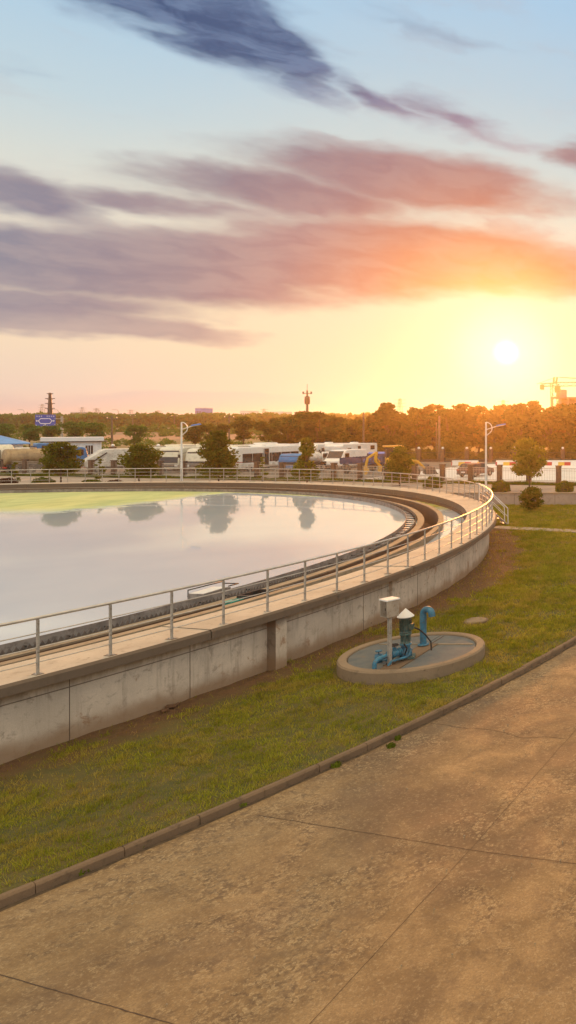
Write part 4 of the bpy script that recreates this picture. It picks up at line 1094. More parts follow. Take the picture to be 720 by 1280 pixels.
# backhoe loader
q = A(499,74,YZ); th = thing('backhoe_loader', 'yellow backhoe loader with cab roof and dark front bucket behind the egg shaped tree', 'loader', q, R_(33))
MB().box((.7,0,1.25),(1.9,.95,.75),bev=.08).box((-.1,0,.85),(3.2,.7,.45)).build('body','machine_yellow',th)
MB().box((-.55,0,1.5),(1.35,1.5,.9),bev=.06).build('cab_base','machine_yellow',th)
mb = MB()
for x in (-1.2,.1):
    for s in (-.7,.7): mb.box((x,s,2.45),(.08,.08,1.1))
cabf = mb.build('cab_frame','dark_metal',th); MB().box((-.55,0,2.42),(1.2,1.3,.95)).build('cab_glass','glass_dark',cabf)
MB().box((-.55,0,3.08),(1.75,1.7,.14),bev=.05).build('cab_roof','machine_yellow',th)
for s in (-1,1):
    wheel(th, -.9, s*.85, .72, .45); wheel(th, 1.35, s*.8, .5, .32)
    MB().tube([(.3,s*.62,1.75),(1.6,s*.62,1.55),(2.35,s*.62,.75)],.10,6).tube([(.8,s*.62,1.2),(1.7,s*.62,1.3)],.05,6).build('loader_arm','machine_yellow',th)
prof = [(2.3,.15),(2.35,1.05),(2.75,1.25),(2.7,.95),(2.62,.45),(3.3,.25),(3.35,.15)]
MB().extrude([(2.25,.2),(2.3,1.0),(2.55,1.2),(2.62,1.17),(2.45,.9),(2.5,.45),(3.45,.28),(3.45,.2)],-1.15,1.15).box((2.85,-1.16,.55),(1.0,.04,.7),top=(.5,1)).box((2.85,1.16,.55),(1.0,.04,.7),top=(.5,1)).build('bucket','dark_metal',th)
MB().tube([(-1.6,0,1.0),(-2.1,0,1.7),(-2.0,0,2.55)],.16,6).tube([(-2.0,0,2.5),(-2.75,0,1.95),(-2.95,0,1.0)],.13,6).tube([(-1.7,.0,1.5),(-2.2,0,2.3)],.06,6).box((-1.7,0,.85),(.35,1.7,.5)).build('digging_arm','machine_yellow',th)
MB().extrude([(-3.2,.3),(-3.15,1.05),(-2.8,1.1),(-2.65,.75),(-2.85,.35)],-.35,.35).build('digging_bucket','machine_yellow',th)
# dark red car
q = A(595,74.5,YZ); th = thing('parked_car', 'dark maroon hatchback car on the pale road behind the fence', 'car', q, R_(76)); th.scale = (.90,.90,.90)
L = 4.3; W = 1.75
sec = [(-2.15,.32),(-2.18,.75),(-2.1,.98),(-1.9,1.05),(-1.5,1.42),(-1.2,1.5),(.1,1.52),(.45,1.45),(1.05,1.02),(1.9,.88),(2.12,.7),(2.15,.32)]
MB().extrude(sec,-W/2,W/2).build('body','car_maroon',th,bevel=.11)
for s in (-1,1):
    for xa, xb, za, zb in ((-1.45,-.55,1.05,1.38),(-.48,.35,1.05,1.40)):
        MB().extrude([(xa,za),(xa+.12,zb),(xb-.02,zb),(xb+(.3 if xb > 0 else 0),za)],s*(W/2-.01),s*(W/2+.008)).build('side_window','glass_dark',th)
    for x in (-1.3,1.32): wheel(th, x, s*.80, .33, .2)
    MB().box((-2.17,s*.7,.85),(.05,.25,.18)).build('tail_light','red_lamp',th); MB().box((2.08,s*.62,.72),(.1,.3,.14)).build('headlight','globe',th)
    MB().box((.55,s*.96,1.08),(.1,.16,.12)).build('mirror','car_maroon',th)
MB().box((-1.77,0,1.24),(.03,1.3,.42),ry=.78).build('rear_window','glass_dark',th)
MB().box((.79,0,1.25),(.03,1.4,.70),ry=-.95).build('windscreen','glass_dark',th)
MB().box((-2.19,0,.6),(.02,.45,.12)).build('number_plate','globe',th); MB().box((-2.16,0,.40),(.1,1.6,.14)).build('bumper','dark_metal',th)
# ------------------------------------------------------------------ buildings
q = A(91,97,YZ); zt = ZY(546,97)-YZ; KH = 97*.70/F; W_ = 80*KH; th = thing('white_hut', 'white flat-roofed one-storey building with broad white fascia', 'building', q, R_(44.2))
MB().box((0,2,(zt-.6)/2),(W_-.35,4,zt-.6)).build('wall','plaster',th)
rf = MB().box((.0,2,zt-.32),(W_+.1,4.6,.50)).build('roof','fascia',th); MB().box((.1,2,zt-.63),(W_+.5,4.8,.10)).build('soffit','dark_metal',rf)
for x, z0, z1, w in ((61.5,558,562.5,7),(92.5,559.5,562.5,3.5),(112.3,557,568,10)):
    X_ = (x-91)*KH; za, zb = ZY(z1,97)-YZ, ZY(z0,97)-YZ; ww = w*KH
    wn = MB().box((X_,-.01,(za+zb)/2),(ww,.06,zb-za)).build('window','glass_dark',th)
    mb = MB(); mb.box((X_,-.05,zb+.03),(ww+.14,.08,.07)).box((X_,-.05,za-.03),(ww+.14,.10,.07)).box((X_-ww/2-.03,-.05,(za+zb)/2),(.07,.08,zb-za)).box((X_+ww/2+.03,-.05,(za+zb)/2),(.07,.08,zb-za))
    for k_ in range(1,3): mb.box((X_-ww/2+ww*k_/3,-.05,(za+zb)/2),(.05,.04,zb-za))
    mb.build('frame','fascia',wn)
MB().box((W_*.33,-.35,ZY(573.5,97)-YZ),(2.0,.75,.35)).build('canopy','dark_metal',th)
MB().tube([(W_*.10,-.08,1.9),(W_*.14,-.1,2.15),(W_*.18,-.08,1.9),(W_*.14,-.1,1.65),(W_*.10,-.08,1.9)],.02,6).build('cable_loop','dark_metal',th)
q = A(0,101,YZ); th = thing('blue_roof_shed', 'long prefabricated shed with a bright blue hipped roof', 'building', q, R_(46))
xr = 31*101*.70/F; zr = ZY(544.5,101)-YZ; ze = ZY(554.5,101)-YZ
MB().box((xr/2-8-.2,3,ze/2),(xr+16,6,ze)).build('wall','plaster',th)
vs = [(-16.6,-.6,ze),(xr+.5,-.6,ze),(xr+.5,6.6,ze),(-16.6,6.6,ze),(-14,3,zr),(xr-2.4,3,zr)]
vs += [(v_[0],v_[1],v_[2]-.12) for v_ in vs[:4]]
MB().add(vs,[(0,1,5,4),(1,2,5),(2,3,4,5),(3,0,4),(6,7,8,9)[::-1],(0,6,7,1),(1,7,8,2),(2,8,9,3),(3,9,6,0)]).build('roof','roof_blue',th)
mb = MB()
for k_ in range(9): mb.box((-14+k_*2.12+.3,-.04,ze/2),(.12,.08,ze))
mb.build('frame_post','paint_blue',th)
for k_ in range(7): MB().box((-13+k_*2.12+.3,-.03,ze*.55),(1.2,.05,.9)).build('window','glass_dark',th)
MB().box((xr-1.1,-.03,1.1),(1.1,.06,2.2)).build('door','truck_dirty',th)
# distant blocks on the skyline
sky_b = [(255,420,9,5,'paint_blue','tiny blue building on the far skyline between two poles'),(312,420,12,3.2,'plaster','tiny pale building on the far skyline left of the spreading tree'),(340,420,10,2.6,'truck_dirty','tiny pale block on the far skyline left of the radio mast'),(353,420,14,2.8,'plaster','low pale building on the far skyline beside the radio mast'),(105,450,20,2.8,'scaffold_concrete','low grey building on the far skyline right of the blue road sign')]
for x, D, w, h_, mt_, lb in sky_b:
    q = A(x, D, ZY(521.5,D)); w = w*D/F*.9
    th = thing('far_building', lb, 'building', (q.x,q.y,0), 0, 'buildings on the skyline')
    MB().box((0,0,(q.z+h_)/2),(w,8,q.z+h_)).build('wall',mt_,th); MB().box((0,0,q.z+h_+.2),(w*1.04,8.4,.4)).build('roof','fascia',th)
    for k_ in range(4): MB().box((-w*.36+k_*w*.24,-4.03,q.z+h_*.55),(w*.10,.08,h_*.3)).build('window','glass_dark',th)
# building under construction with crane
q = A(722,188,0); zt = ZY(497,188); th = thing('unfinished_building', 'unfinished concrete frame building beneath the tower crane', 'building', (q.x,q.y,0))
mb = MB()
for k_ in range(5): mb.box((0,0,zt-.2-k_*2.6),(10.5,10,.35))
mb.build('floor_slab','scaffold_concrete',th); mb = MB()
for i in range(6):
    for j in (-4.6,4.6): mb.box((-5+i*2.0,j,zt/2),(.4,.4,zt-.05))
mb.build('column','scaffold_concrete',th)
MB().box((-4.1,0,zt+1.0),(1.8,3,2.0)).build('stair_head','scaffold_concrete',th)
for k_ in range(3): MB().box((.3,1,zt-1.6-k_*2.6),(9,7,2.0)).build('infill_wall','scaffold_concrete',th)
def lattice(mb, a, b, w, seg, r=.06):
    a, b = Vector(a), Vector(b); t = (b-a).normalized(); u = t.cross(Vector((0,0,1)) if abs(t.z) < .9 else Vector((1,0,0))).normalized(); v_ = t.cross(u)
    cs = [u*w/2+v_*w/2, u*w/2-v_*w/2, -u*w/2-v_*w/2, -u*w/2+v_*w/2]
    for c in cs: mb.tube([a+c,b+c],r,4,smooth=False)
    n = max(1,int((b-a).length/seg))
    for i in range(n):
        p, q_ = a.lerp(b,i/n), a.lerp(b,(i+1)/n)
        for k_ in range(4): mb.tube([p+cs[k_],q_+cs[(k_+1)%4]],r*.6,3,caps=False,smooth=False)
q = A(693.5,180,0); th = thing('tower_crane', 'tower crane with counterweight jib above the treeline at right', 'crane', (q.x,q.y,0)); zj = ZY(480.5,180); zt = ZY(471.5,180)
mb = MB(); lattice(mb,(0,0,0),(0,0,zj+.2),1.5,1.8,.10); mb.build('mast','crane_yellow',th)
mb = MB(); lattice(mb,(0,0,zj),(.2,0,zt),.7,1.2,.09); mb.build('tower_top','crane_yellow',th)
mb = MB(); lattice(mb,(0,0,zj),(-3.5,0,zj-.2),.7,1.3,.08); mb.build('counter_jib','crane_yellow',th)
MB().box((-3.1,0,zj-.7),(.8,.8,1.2)).build('counterweight','crane_yellow',th)
mb = MB(); lattice(mb,(0,0,zj),(34,0,zj+.5),.9,1.8,.07); mb.build('jib','crane_yellow',th)
MB().box((.9,-.7,zj-1.3),(1.1,1.1,1.5)).build('cab','crane_yellow',th)
MB().tube([(.2,0,zt),(14,0,zj+.8)],.05,4).tube([(.2,0,zt),(-4.4,0,zj+.1)],.05,4).tube([(.2,0,zt),(28,0,zj+.8)],.05,4).build('tie_rod','crane_yellow',th)
# ------------------------------------------------------------------ poles, masts, sign
def zg(x, y): return terr(x, y)
def pole(x, D, ytop, label, arm=True, r=.14):
    q = A(x,D); z0 = zg(q.x,q.y); h_ = ZY(ytop,D)-z0; th = thing('utility_pole', label, 'pole', (q.x,q.y,z0-.1), 0, 'wooden utility poles')
    MB().tube([(0,0,0),(0,0,h_)],[r*1.2,r*.8],8).build('post','wood_pole',th)
    if arm:
        MB().box((0,0,h_-.5),(1.9,.12,.12)).build('crossarm','wood_pole',th)
        for k_ in (-.85,0,.85): MB().lathe([(.05,0),(.07,.1),(.04,.22),(0,.25)],(k_,0,h_-.44),8).build('insulator','globe',th)
pole(140,130,519,'utility pole rising behind the right end of the white hut'); pole(286.5,140,518,'utility pole left of the spreading thin tree')
pole(454.5,112,514.5,'utility pole in front of the treeline above the swoosh motorhome',False); pole(549,108,519,'tall brown pole in front of the orange lit treeline, by the road',False,.18)
pole(545.5,109,527,'shorter thin pole just left of the tall brown pole',False,.08); pole(218,230,518,'small utility pole far off left of the street lamp head')
pole(166,260,518,'small utility pole far off beyond the rubbish truck'); pole(62.5,330,519,'small pole on the far road left of the sign post',False)
# lattice transmission tower at left
q = A(62.5,215,0); z0 = zg(q.x,q.y); th = thing('transmission_tower', 'dark tapering transmission mast rising above the blue road sign', 'mast', (q.x,q.y,z0)); zt = ZY(491,215)-z0
MB().tube([(0,0,0),(0,0,zt*.6),(0,0,zt)],[.75,.5,.28],10).build('mast','dark_metal',th)
mb = MB()
for k_, w in ((.98,1.6),(.86,2.6),(.74,2.6),(.62,2.6)): mb.box((0,0,zt*k_),(w,.3,.2)).box((0,0,zt*k_-.25),(w*.6,.2,.12))
mb.build('crossarm','dark_metal',th)
for i, (x, D, yt, lb) in enumerate([(53,420,505,'faint lattice pylon just left of the transmission mast'),(103,420,509,'faint pylon far off over the white hut'),(121,430,510,'faint broad pylon far off right of the sign'),(163.5,440,512,'faint twin pylon above the rubbish truck'),(198,430,513,'faint pylon beyond the field left of the street lamp'),(330,430,511,'faint pylon on the skyline left of the radio mast'),(500,300,498,'pale mast rising from the treeline between two tree tops'),(629,300,500,'thin pale mast rising from the treeline below the sun')]):
    q = A(x,D,0); z0 = zg(q.x,q.y); zt = ZY(yt,D)-z0; th = thing('pylon', lb, 'pylon', (q.x,q.y,z0), 0, 'pylons on the skyline')
    mb = MB(); a_, b_ = 1.3, .3
    for s1 in (-1,1):
        for s2 in (-1,1): mb.tube([(s1*a_,s2*a_,0),(s1*b_,s2*b_,zt)],.12,4,smooth=False)
    for k_ in range(9):
        t = k_/9; t2 = (k_+1)/9; w1 = a_+(b_-a_)*t; w2 = a_+(b_-a_)*t2
        mb.tube([(-w1,-w1,zt*t),(w2,-w2,zt*t2)],.07,3,smooth=False).tube([(w1,-w1,zt*t),(-w2,-w2,zt*t2)],.07,3,smooth=False)
    mb.build('tower','galvanised',th); mb = MB()
    for k_ in (.95,.84,.73): mb.box((0,0,zt*k_),(4.6,.2,.16))
    mb.build('crossarm','galvanised',th)
# radio mast
q = A(384,185,0); z0 = zg(q.x,q.y); zt = ZY(488,185)-z0; th = thing('radio_mast', 'slim radio mast with an antenna drum near its top', 'mast', (q.x,q.y,z0))
MB().tube([(0,0,0),(0,0,zt)],[.45,.18],8).build('pole','dark_metal',th)
MB().lathe([(.2,zt-3.6),(.55,zt-3.4),(.6,zt-2.6),(.55,zt-1.6),(.2,zt-1.4)],(0,0,0),12).build('antenna_drum','dark_metal',th)
MB().box((0,0,zt-.8),(2.2,.15,.15)).box((-1.0,0,zt-.6),(.25,.25,.6)).box((1.0,0,zt-.6),(.25,.25,.6)).build('antenna_arm','dark_metal',th)
MB().tube([(0,0,zt),(0,0,zt+1.6)],.05,5).build('lightning_rod','dark_metal',th)
# road sign
D = 150; q = A(77.5,D); z0 = zg(q.x,q.y); th = thing('road_sign', 'blue direction sign with white route diagram on a grey cantilever post', 'road sign', (q.x,q.y,z0))
zt = ZY(519,D)-z0; k = D/F
MB().tube([(0,0,0),(0,0,zt-.2)],[.26,.20],12).build('post','galvanised',th)
z1, z2 = ZY(523.5,D)-z0, ZY(530.5,D)-z0
MB().tube([(.4,0,z1),(-9*k-4.3*0,0,z1)],.09,8).tube([(.4,0,z2),(-9*k,0,z2)],.09,8).build('cantilever_arm','galvanised',th)
xa, xb = (44-77.5)*k, (69.5-77.5)*k; za, zb = ZY(533,D)-z0, ZY(518.3,D)-z0; cx = (xa+xb)/2; cz = (za+zb)/2; w = xb-xa; hh = zb-za
pnl = MB().box((cx,0,cz),(w,.08,hh),bev=.03).build('sign_panel','sign_blue',th)
mb = MB(); y = -.05
def bar(x1_, z1_, x2_, z2_, t_=.09):
    dx, dz = x2_-x1_, z2_-z1_; Ln = math.hypot(dx,dz); nx, nz = -dz/Ln*t_/2, dx/Ln*t_/2
    v_ = [(x1_+nx,y,z1_+nz),(x2_+nx,y,z2_+nz),(x2_-nx,y,z2_-nz),(x1_-nx,y,z1_-nz)]
    mb.add(v_+[(a_[0],y+.02,a_[2]) for a_ in v_],[(0,1,2,3),(7,6,5,4),(0,4,5,1),(1,5,6,2),(2,6,7,3),(3,7,4,0)])
hx = [(-.33,-.03),(-.23,.16),(.23,.16),(.33,-.03),(.23,-.26),(-.23,-.26)]
pts = [(cx+a_*w, cz+b_*hh) for a_, b_ in hx]
for i in range(6): bar(*pts[i],*pts[(i+1)%6],.13)
bar(cx-.45*w,cz-.03*hh,cx-.33*w,cz-.03*hh,.15); bar(cx+.33*w,cz-.03*hh,cx+.45*w,cz-.03*hh,.15); bar(cx,cz-.26*hh,cx,cz-.42*hh,.15)
bar(cx-.45*w,cz-.03*hh,cx-.41*w,cz+.04*hh,.12); bar(cx-.45*w,cz-.03*hh,cx-.41*w,cz-.10*hh,.12); bar(cx+.45*w,cz-.03*hh,cx+.41*w,cz+.04*hh,.12); bar(cx+.45*w,cz-.03*hh,cx+.41*w,cz-.10*hh,.12)
mb.build('route_diagram', 'sign_white', pnl); mb = MB()
rq = random.Random(9)
def glyph(gx, gz, s):
    for t in (-.38,0,.38): bar(gx-s*.42,gz+t*s,gx+s*.42*rq.uniform(.5,1),gz+t*s,s*.14)
    bar(gx-s*.2,gz-s*.45,gx-s*.2,gz+s*.45,s*.13); bar(gx+s*.25,gz-s*.45,gx+s*.25,gz+s*.4,s*.13)
for gx in (-.40,-.29,-.18,.10,.20,.31,.42):
    mb = MB(); glyph(cx+gx*w,cz+.36*hh,.28); mb.build('lettering', 'sign_white', pnl)
for gx in (-.07,.09):
    mb = MB(); glyph(cx+gx*w,cz-.40*hh,.18); mb.build('lettering', 'sign_white', pnl)
mb = MB(); bar(cx-.48*w,cz-.42*hh,cx-.42*w,cz-.42*hh,.22); mb.build('corner_mark', 'sign_white', pnl)
# far road lamps beyond the woods
for i, (x, lb) in enumerate([(30,'tiny far road lamp left of the transmission mast'),(73,'tiny far road lamp right of the transmission mast'),(125,'tiny far road lamp left of the white hut roof end'),(148,'tiny far road lamp above the rubbish truck')]):
    D = 330; q = A(x,D,0); zt = ZY(512,D); th = thing('far_road_lamp', lb, 'street lamp', (q.x,q.y,0), 0, 'road lamps on the skyline')
    MB().tube([(0,0,0),(0,0,zt-.8),(-.5,0,zt-.1),(-2.0,0,zt)],.10,6).build('pole','galvanised',th); MB().box((-2.3,0,zt),(1.1,.3,.14)).build('lamp_head','galvanised',th)

# ------------------------------------------------------------------ distant trees
g_l = 'trees of the treeline behind the road'
protos = []
for i, (h_, cw, th_, shp) in enumerate([(8.5,7.0,1.6,'oval'),(9.5,7.5,1.8,'round'),(7.5,6.5,1.2,'spread'),(8.8,6.0,1.4,'cone'),(6.5,6.2,.8,'round')]):
    protos.append((h_, dict(h=h_, cw=cw, trunk_h=th_, shape=shp, seed=40+i)))
made = {}
def line_tree(x, D, ytop, kind, label, mat='leaf_line', group=g_l, rz=0.0, wsc=1.0, name='tree'):
    q = A(x,D); z0 = zg(q.x,q.y); H_ = ZY(ytop,D)-z0; h_, kw = protos[kind]; s = H_/h_; loc = (q.x,q.y,z0-.05)
    key = (kind, mat)
    if key not in made:
        made[key] = make_tree(label, 'tree', loc, kw['h'], kw['cw'], kw['trunk_h'], 3000, .30, mat, kw['seed'], kw['shape'], name=name, group=group, clumpn=46, tr=.15, cr=.23)
        made[key].rotation_euler.z = rz; made[key].scale = (s*wsc,s*wsc,s); return made[key]
    r_ = dup(made[key], loc, rz, label, (s*wsc,s*wsc,s)); r_['group'] = group; return r_
front = [(360,116,519,1),(380,118,514.5,0),(399,116,515,4),(419,119,522,2),(436,117,524,4),(453,121,521,1),(470,116,519,2),(484,114,504,3),(503,118,517,0),(521,116,509,1),(541,119,506,0),(560,115,512,2),(580,117,504.5,1),(598,121,508,0),(617,116,514,4),(634,119,507,2),(652,115,505,0),(668,118,501.5,3),(687,116,508,1),(704,119,505,0),(722,115,506,2),(742,118,504,1)]
land = ['at its left end','above the open pointed yard tree','behind the radio mast foot','','','above the swoosh motorhome','','with the tallest ragged top left of the pale mast','just right of the pale mast','','left of the tall brown pole','','above the maroon car','','just right of the street lamp top','','left above the small pavement tree','','below the crane','','at the right edge','']
shades = ['bushy','ragged','low','wide','rounded']
for i, (x, D, yt, kd) in enumerate(front):
    lb = f'{shades[kd]} backlit treeline tree '+land[i] if land[i] else 'leafy backlit tree in the dense treeline, merging with its neighbours'
    line_tree(x, D, yt, kd, lb.strip(), mat=['leaf_line','leaf_line_dark','leaf_line_dry'][(i*5+i//3)%3], rz=i*1.7, wsc=[1.35,1.15,1.45,1.2,1.05][i%5])
for i in range(16):
    line_tree(372+i*25, 134+(i*7)%9, 525-(i>5)*8-(i%3)*2, (i*3)%5, 'leafy backlit tree in the dense treeline, merging with its neighbours', rz=i*2.3, wsc=1.6)
# undergrowth along the treeline foot
r = np.random.RandomState(5); n = 26000; t = r.rand(n); x = 350+420*t; D = 108.5+r.rand(n)*6+2*np.sin(t*40); X = (x-984)*D/F
hgt = (1.4+.8*np.sin(X*.7)+.6*np.sin(X*1.9))*r.rand(n)**.8*np.clip((D-107)/4,.2,1.4)
pos = np.c_[X,D,1.0+hgt]; a = r.normal(size=(n,3)); a /= np.linalg.norm(a,axis=1)[:,None]; b = np.cross(a,r.normal(size=(n,3))); b /= np.linalg.norm(b,axis=1)[:,None]
s = (.16*(.5+r.rand(n)))[:,None]; struct(quads('undergrowth', np.stack([pos-a*s,pos-b*s*.6,pos+a*s,pos+b*s*.6],1).reshape(-1,3), 'leaf_line'), 'stuff')
# thin field trees at left
g_f = 'thin trees on the open field at left'
fld = [(8,132,530,4.2,'field tree at the left edge above the blue roofed shed'),(37,126,531,4.4,'field tree below the road sign panel'),(65,130,532,3.4,'small field tree under the sign, left of its post'),(93,128,527,4.4,'rounded field tree right of the sign post above the hut'),(119,128,528.5,4.6,'field tree above the right half of the white hut'),(168,118,532,3.6,'thin field tree above the bushy yard tree'),(243,118,529,5.0,'field tree behind the white street lamp'),(263,121,530,3.4,'forked field tree right of the street lamp'),(277,124,530,3.0,'slim field tree just left of the utility pole'),(303,117,520.5,4.6,'ragged field tree with a high thin top above the white coach'),(335,118,522.5,5.2,'wide field tree left of the radio mast')]
for i, (x, D, yt, cw, lb) in enumerate(fld):
    q = A(x,D); z0 = zg(q.x,q.y); h_ = ZY(yt,D)-z0
    make_tree(lb, 'tree', (q.x,q.y,z0-.05), h_, cw, h_*.42, 1500, .17, 'leaf_line' if i > 5 else 'leaf_far', 70+i, 'spread', group=g_f, clumpn=15, tr=.10, cr=.34)
# far woods: one mass nobody could count
r = np.random.RandomState(9); V = []
for (xa, xb, Da, Db, ya, yb, n, s0) in ((-60,470,300,345,519.5,3.0,42000,1.0),(-60,470,225,240,532,1.5,12000,.6),(380,800,300,330,520,3,14000,1.0)):
    x = r.uniform(xa,xb,n); D = r.uniform(Da,Db,n); X = (x-984)*D/F; base = np.array([terr(float(a_),float(b_)) for a_, b_ in zip(X,D)])
    topz = H-(ya+1.0*np.sin(x*.09)+.8*np.sin(x*.31+1)+.9*np.sin(x*.83)-530)*D/F
    z = base+(topz-base)*(1-r.rand(n)**1.6)
    if s0 < .9: z = base+(topz-base).clip(.5)*r.rand(n)*(.6+.4*np.sin(x*.5))
    pos = np.c_[X,D,z]; a = r.normal(size=(n,3)); a /= np.linalg.norm(a,axis=1)[:,None]; b = np.cross(a,r.normal(size=(n,3))); b /= np.linalg.norm(b,axis=1)[:,None]
    s = (s0*(.5+r.rand(n)))[:,None]; V.append(np.stack([pos-a*s,pos-b*s*.6,pos+a*s,pos+b*s*.6],1).reshape(-1,3))
struct(quads('woods', np.vstack(V), 'leaf_far'), 'stuff')
# low scrub on the field
r = np.random.RandomState(10); V = []
for k_ in range(150):
    x = r.uniform(-20,370); D = r.uniform(112,230); X = (x-984)*D/F; z = terr(X,D); s = r.uniform(.5,1.4); n = 110
    cl = [(X,D,z+s*.4,s)]; V.append(clump_leaves(r, cl, n, .16 if D < 170 else .22))
struct(quads('scrub', np.vstack(V), 'leaf_far'), 'stuff')

# ------------------------------------------------------------------ haze
mb = MB(); mb.box((0,0,8.6),(2900,2900,20)); hz = mb.build('haze','globe'); struct(hz,'stuff')
m, nt, out = new_mat('haze_air'); g = NB(nt); pv_ = g.n('ShaderNodeVolumePrincipled')
pv_.inputs['Color'].default_value = (1,.90,.78,1); pv_.inputs['Density'].default_value = .00032; pv_.inputs['Anisotropy'].default_value = .86
g.link(pv_.outputs[0], out.inputs['Volume']); hz.data.materials.clear(); hz.data.materials.append(m)

# ------------------------------------------------------------------ sky
SAZ, SEL = math.degrees(math.atan((633-984)/F)), 5.2
world = bpy.data.worlds.new('World'); bpy.context.scene.world = world; world.use_nodes = True
nt = world.node_tree; nt.nodes.clear(); g = NB(nt); wo = g.n('ShaderNodeOutputWorld'); bg = g.n('ShaderNodeBackground')
tc = g.n('ShaderNodeTexCoord'); dirv = tc.outputs['Generated']
nv = g.n('ShaderNodeVectorMath', operation='NORMALIZE'); g.link(dirv, nv.inputs[0]); sp_ = g.n('ShaderNodeSeparateXYZ'); g.link(nv.outputs[0], sp_.inputs[0])
az = g.m('MULTIPLY', g.m('ARCTAN2', sp_.outputs[0], sp_.outputs[1]), 57.2958)
el = g.m('MULTIPLY', g.m('ARCSINE', sp_.outputs[2]), 57.2958)
sd_ = (math.sin(R_(SAZ))*math.cos(R_(SEL)), math.cos(R_(SAZ))*math.cos(R_(SEL)), math.sin(R_(SEL)))
dt = g.n('ShaderNodeVectorMath', operation='DOT_PRODUCT'); g.link(nv.outputs[0], dt.inputs[0]); dt.inputs[1].default_value = sd_
ang = g.m('MULTIPLY', g.m('ARCCOSINE', g.m('MINIMUM', dt.outputs['Value'], .999999)), 57.2958)
cb = g.n('ShaderNodeCombineXYZ'); g.link(az, cb.inputs[0]); g.link(el, cb.inputs[1]); uv = cb.outputs[0]
w1 = g.noise(g.mapping(uv, sc=(.10,.30,1)), 1.0, 4, .55).outputs['Color']
w2 = g.noise(g.mapping(uv, sc=(.35,.9,1), loc=(5,3,0)), 1.0, 3, .5).outputs['Color']
def warp(uv_, col, amt):
    s1 = g.n('ShaderNodeVectorMath', operation='SUBTRACT'); g.link(col, s1.inputs[0]); s1.inputs[1].default_value = (.5,.5,.5)
    s2 = g.n('ShaderNodeVectorMath', operation='MULTIPLY_ADD'); g.link(s1.outputs[0], s2.inputs[0]); s2.inputs[1].default_value = amt; g.link(uv_, s2.inputs[2]); return s2.outputs[0]
wuv = warp(warp(uv, w1, (9,2.2,0)), w2, (3.0,1.0,0))
E180 = 1/90.0
base = g.ramp(g.m('MULTIPLY', el, E180), [(0,s2l((224,198,184))),(2/90,s2l((230,208,192))),(4.5/90,s2l((242,218,190))),(7.5/90,s2l((242,222,194))),(11/90,s2l((230,222,206))),(14.5/90,s2l((214,220,214))),(18/90,s2l((192,214,224))),(23/90,s2l((172,206,230))),(29/90,s2l((166,204,234))),(38/90,s2l((214,206,188))),(60/90,s2l((238,212,166))),(1,s2l((238,210,162)))])
glow = g.ramp(g.m('MULTIPLY', ang, 1/60), [(0,(.9,.9,.9)),(2.0/60,(.82,.82,.82)),(6/60,(.45,.45,.45)),(10/60,(.28,.28,.28)),(16/60,(.20,.20,.20)),(26/60,(.05,.05,.05)),(40/60,(0,0,0))], 'EASE')
gcol = g.ramp(g.m('MULTIPLY', ang, 1/60), [(0,s2l((255,253,232))),(4/60,s2l((250,240,196))),(8/60,s2l((246,228,176))),(16/60,s2l((255,228,170))),(30/60,s2l((250,226,190)))])
# blobs
def blob(px, py, rx, ry, rot=0, wgt=1.0, warped=True):
    a_ = math.atan((px-984)/F); azd = math.degrees(a_); eld = math.degrees(math.atan((530-py)/F*math.cos(a_)))
    kx = 57.3*math.cos(a_)**2/F; ky = 57.3*math.cos(a_)/F
    mp_ = g.mapping(wuv, (azd, eld, 0), (0,0,R_(rot)), (rx*kx, ry*ky, 1), 'TEXTURE')
    ln = g.n('ShaderNodeVectorMath', operation='LENGTH'); g.link(mp_, ln.inputs[0])
    return g.m('MULTIPLY', g.m('SUBTRACT', 1.0, ln.outputs['Value']), wgt)
def maxof(l):
    r_ = l[0]
    for b_ in l[1:]: r_ = g.m('SMOOTH_MAX', r_, b_, .15)
    return r_
f1 = g.noise(g.mapping(wuv, sc=(.13,.48,1), loc=(2,0,0)), 1.0, 5, .52).outputs[0]
f2 = g.noise(g.mapping(wuv, sc=(.34,1.1,1), loc=(7,0,0)), 1.0, 5, .52).outputs[0]
nz = g.m('ADD', g.m('MULTIPLY', g.m('SUBTRACT', f1, .5), 1.5), g.m('MULTIPLY', g.m('SUBTRACT', f2, .5), .55))
high = maxof([blob(190,-16,300,62,-6,1.9), blob(275,28,190,58,-18,2.2), blob(360,78,120,36,-28,1.6), blob(470,125,130,20,-16,1.1), blob(580,152,110,28,-8,1.0), blob(40,85,120,16,-5,.30), blob(520,30,240,18,-6,.35)])
mid = maxof([blob(520,226,250,44,0,1.5), blob(360,240,240,32,2,1.25), blob(190,250,190,20,3,.9), blob(40,240,200,34,-7,1.4), blob(720,195,60,26,0,.9), blob(-150,230,200,60,0,1.2)])
low_ = maxof([blob(120,330,420,52,-2,1.7), blob(520,318,300,52,2,1.6), blob(380,330,300,44,0,1.5), blob(700,335,160,44,0,1.0), blob(-200,320,300,60,0,1.2), blob(60,378,260,30,2,1.1)])
thin = maxof([blob(120,408,260,20,-1,1.5), blob(20,390,140,18,0,1.0)])
bank = maxof([blob(250,504,340,17,0,1.2), blob(560,506,260,12,0,.7)])
def msk(b_, k_, lo, hi, amt=1.0): return g.ss(g.m('ADD', b_, g.m('MULTIPLY', nz, k_)), lo, hi, 0, amt)
mh_ = msk(high,.85,.05,1.15,.97); mm = msk(mid,.46,-.05,.85,.93); ml = msk(low_,.38,-.06,.72,.94); mt2 = msk(thin,.40,.0,.8,.85); mbk = msk(bank,.3,.0,.6,.55)
wisp = g.m('MULTIPLY', g.ss(f1, .50, .72, 0, .22), g.ss(el, 8, 14))
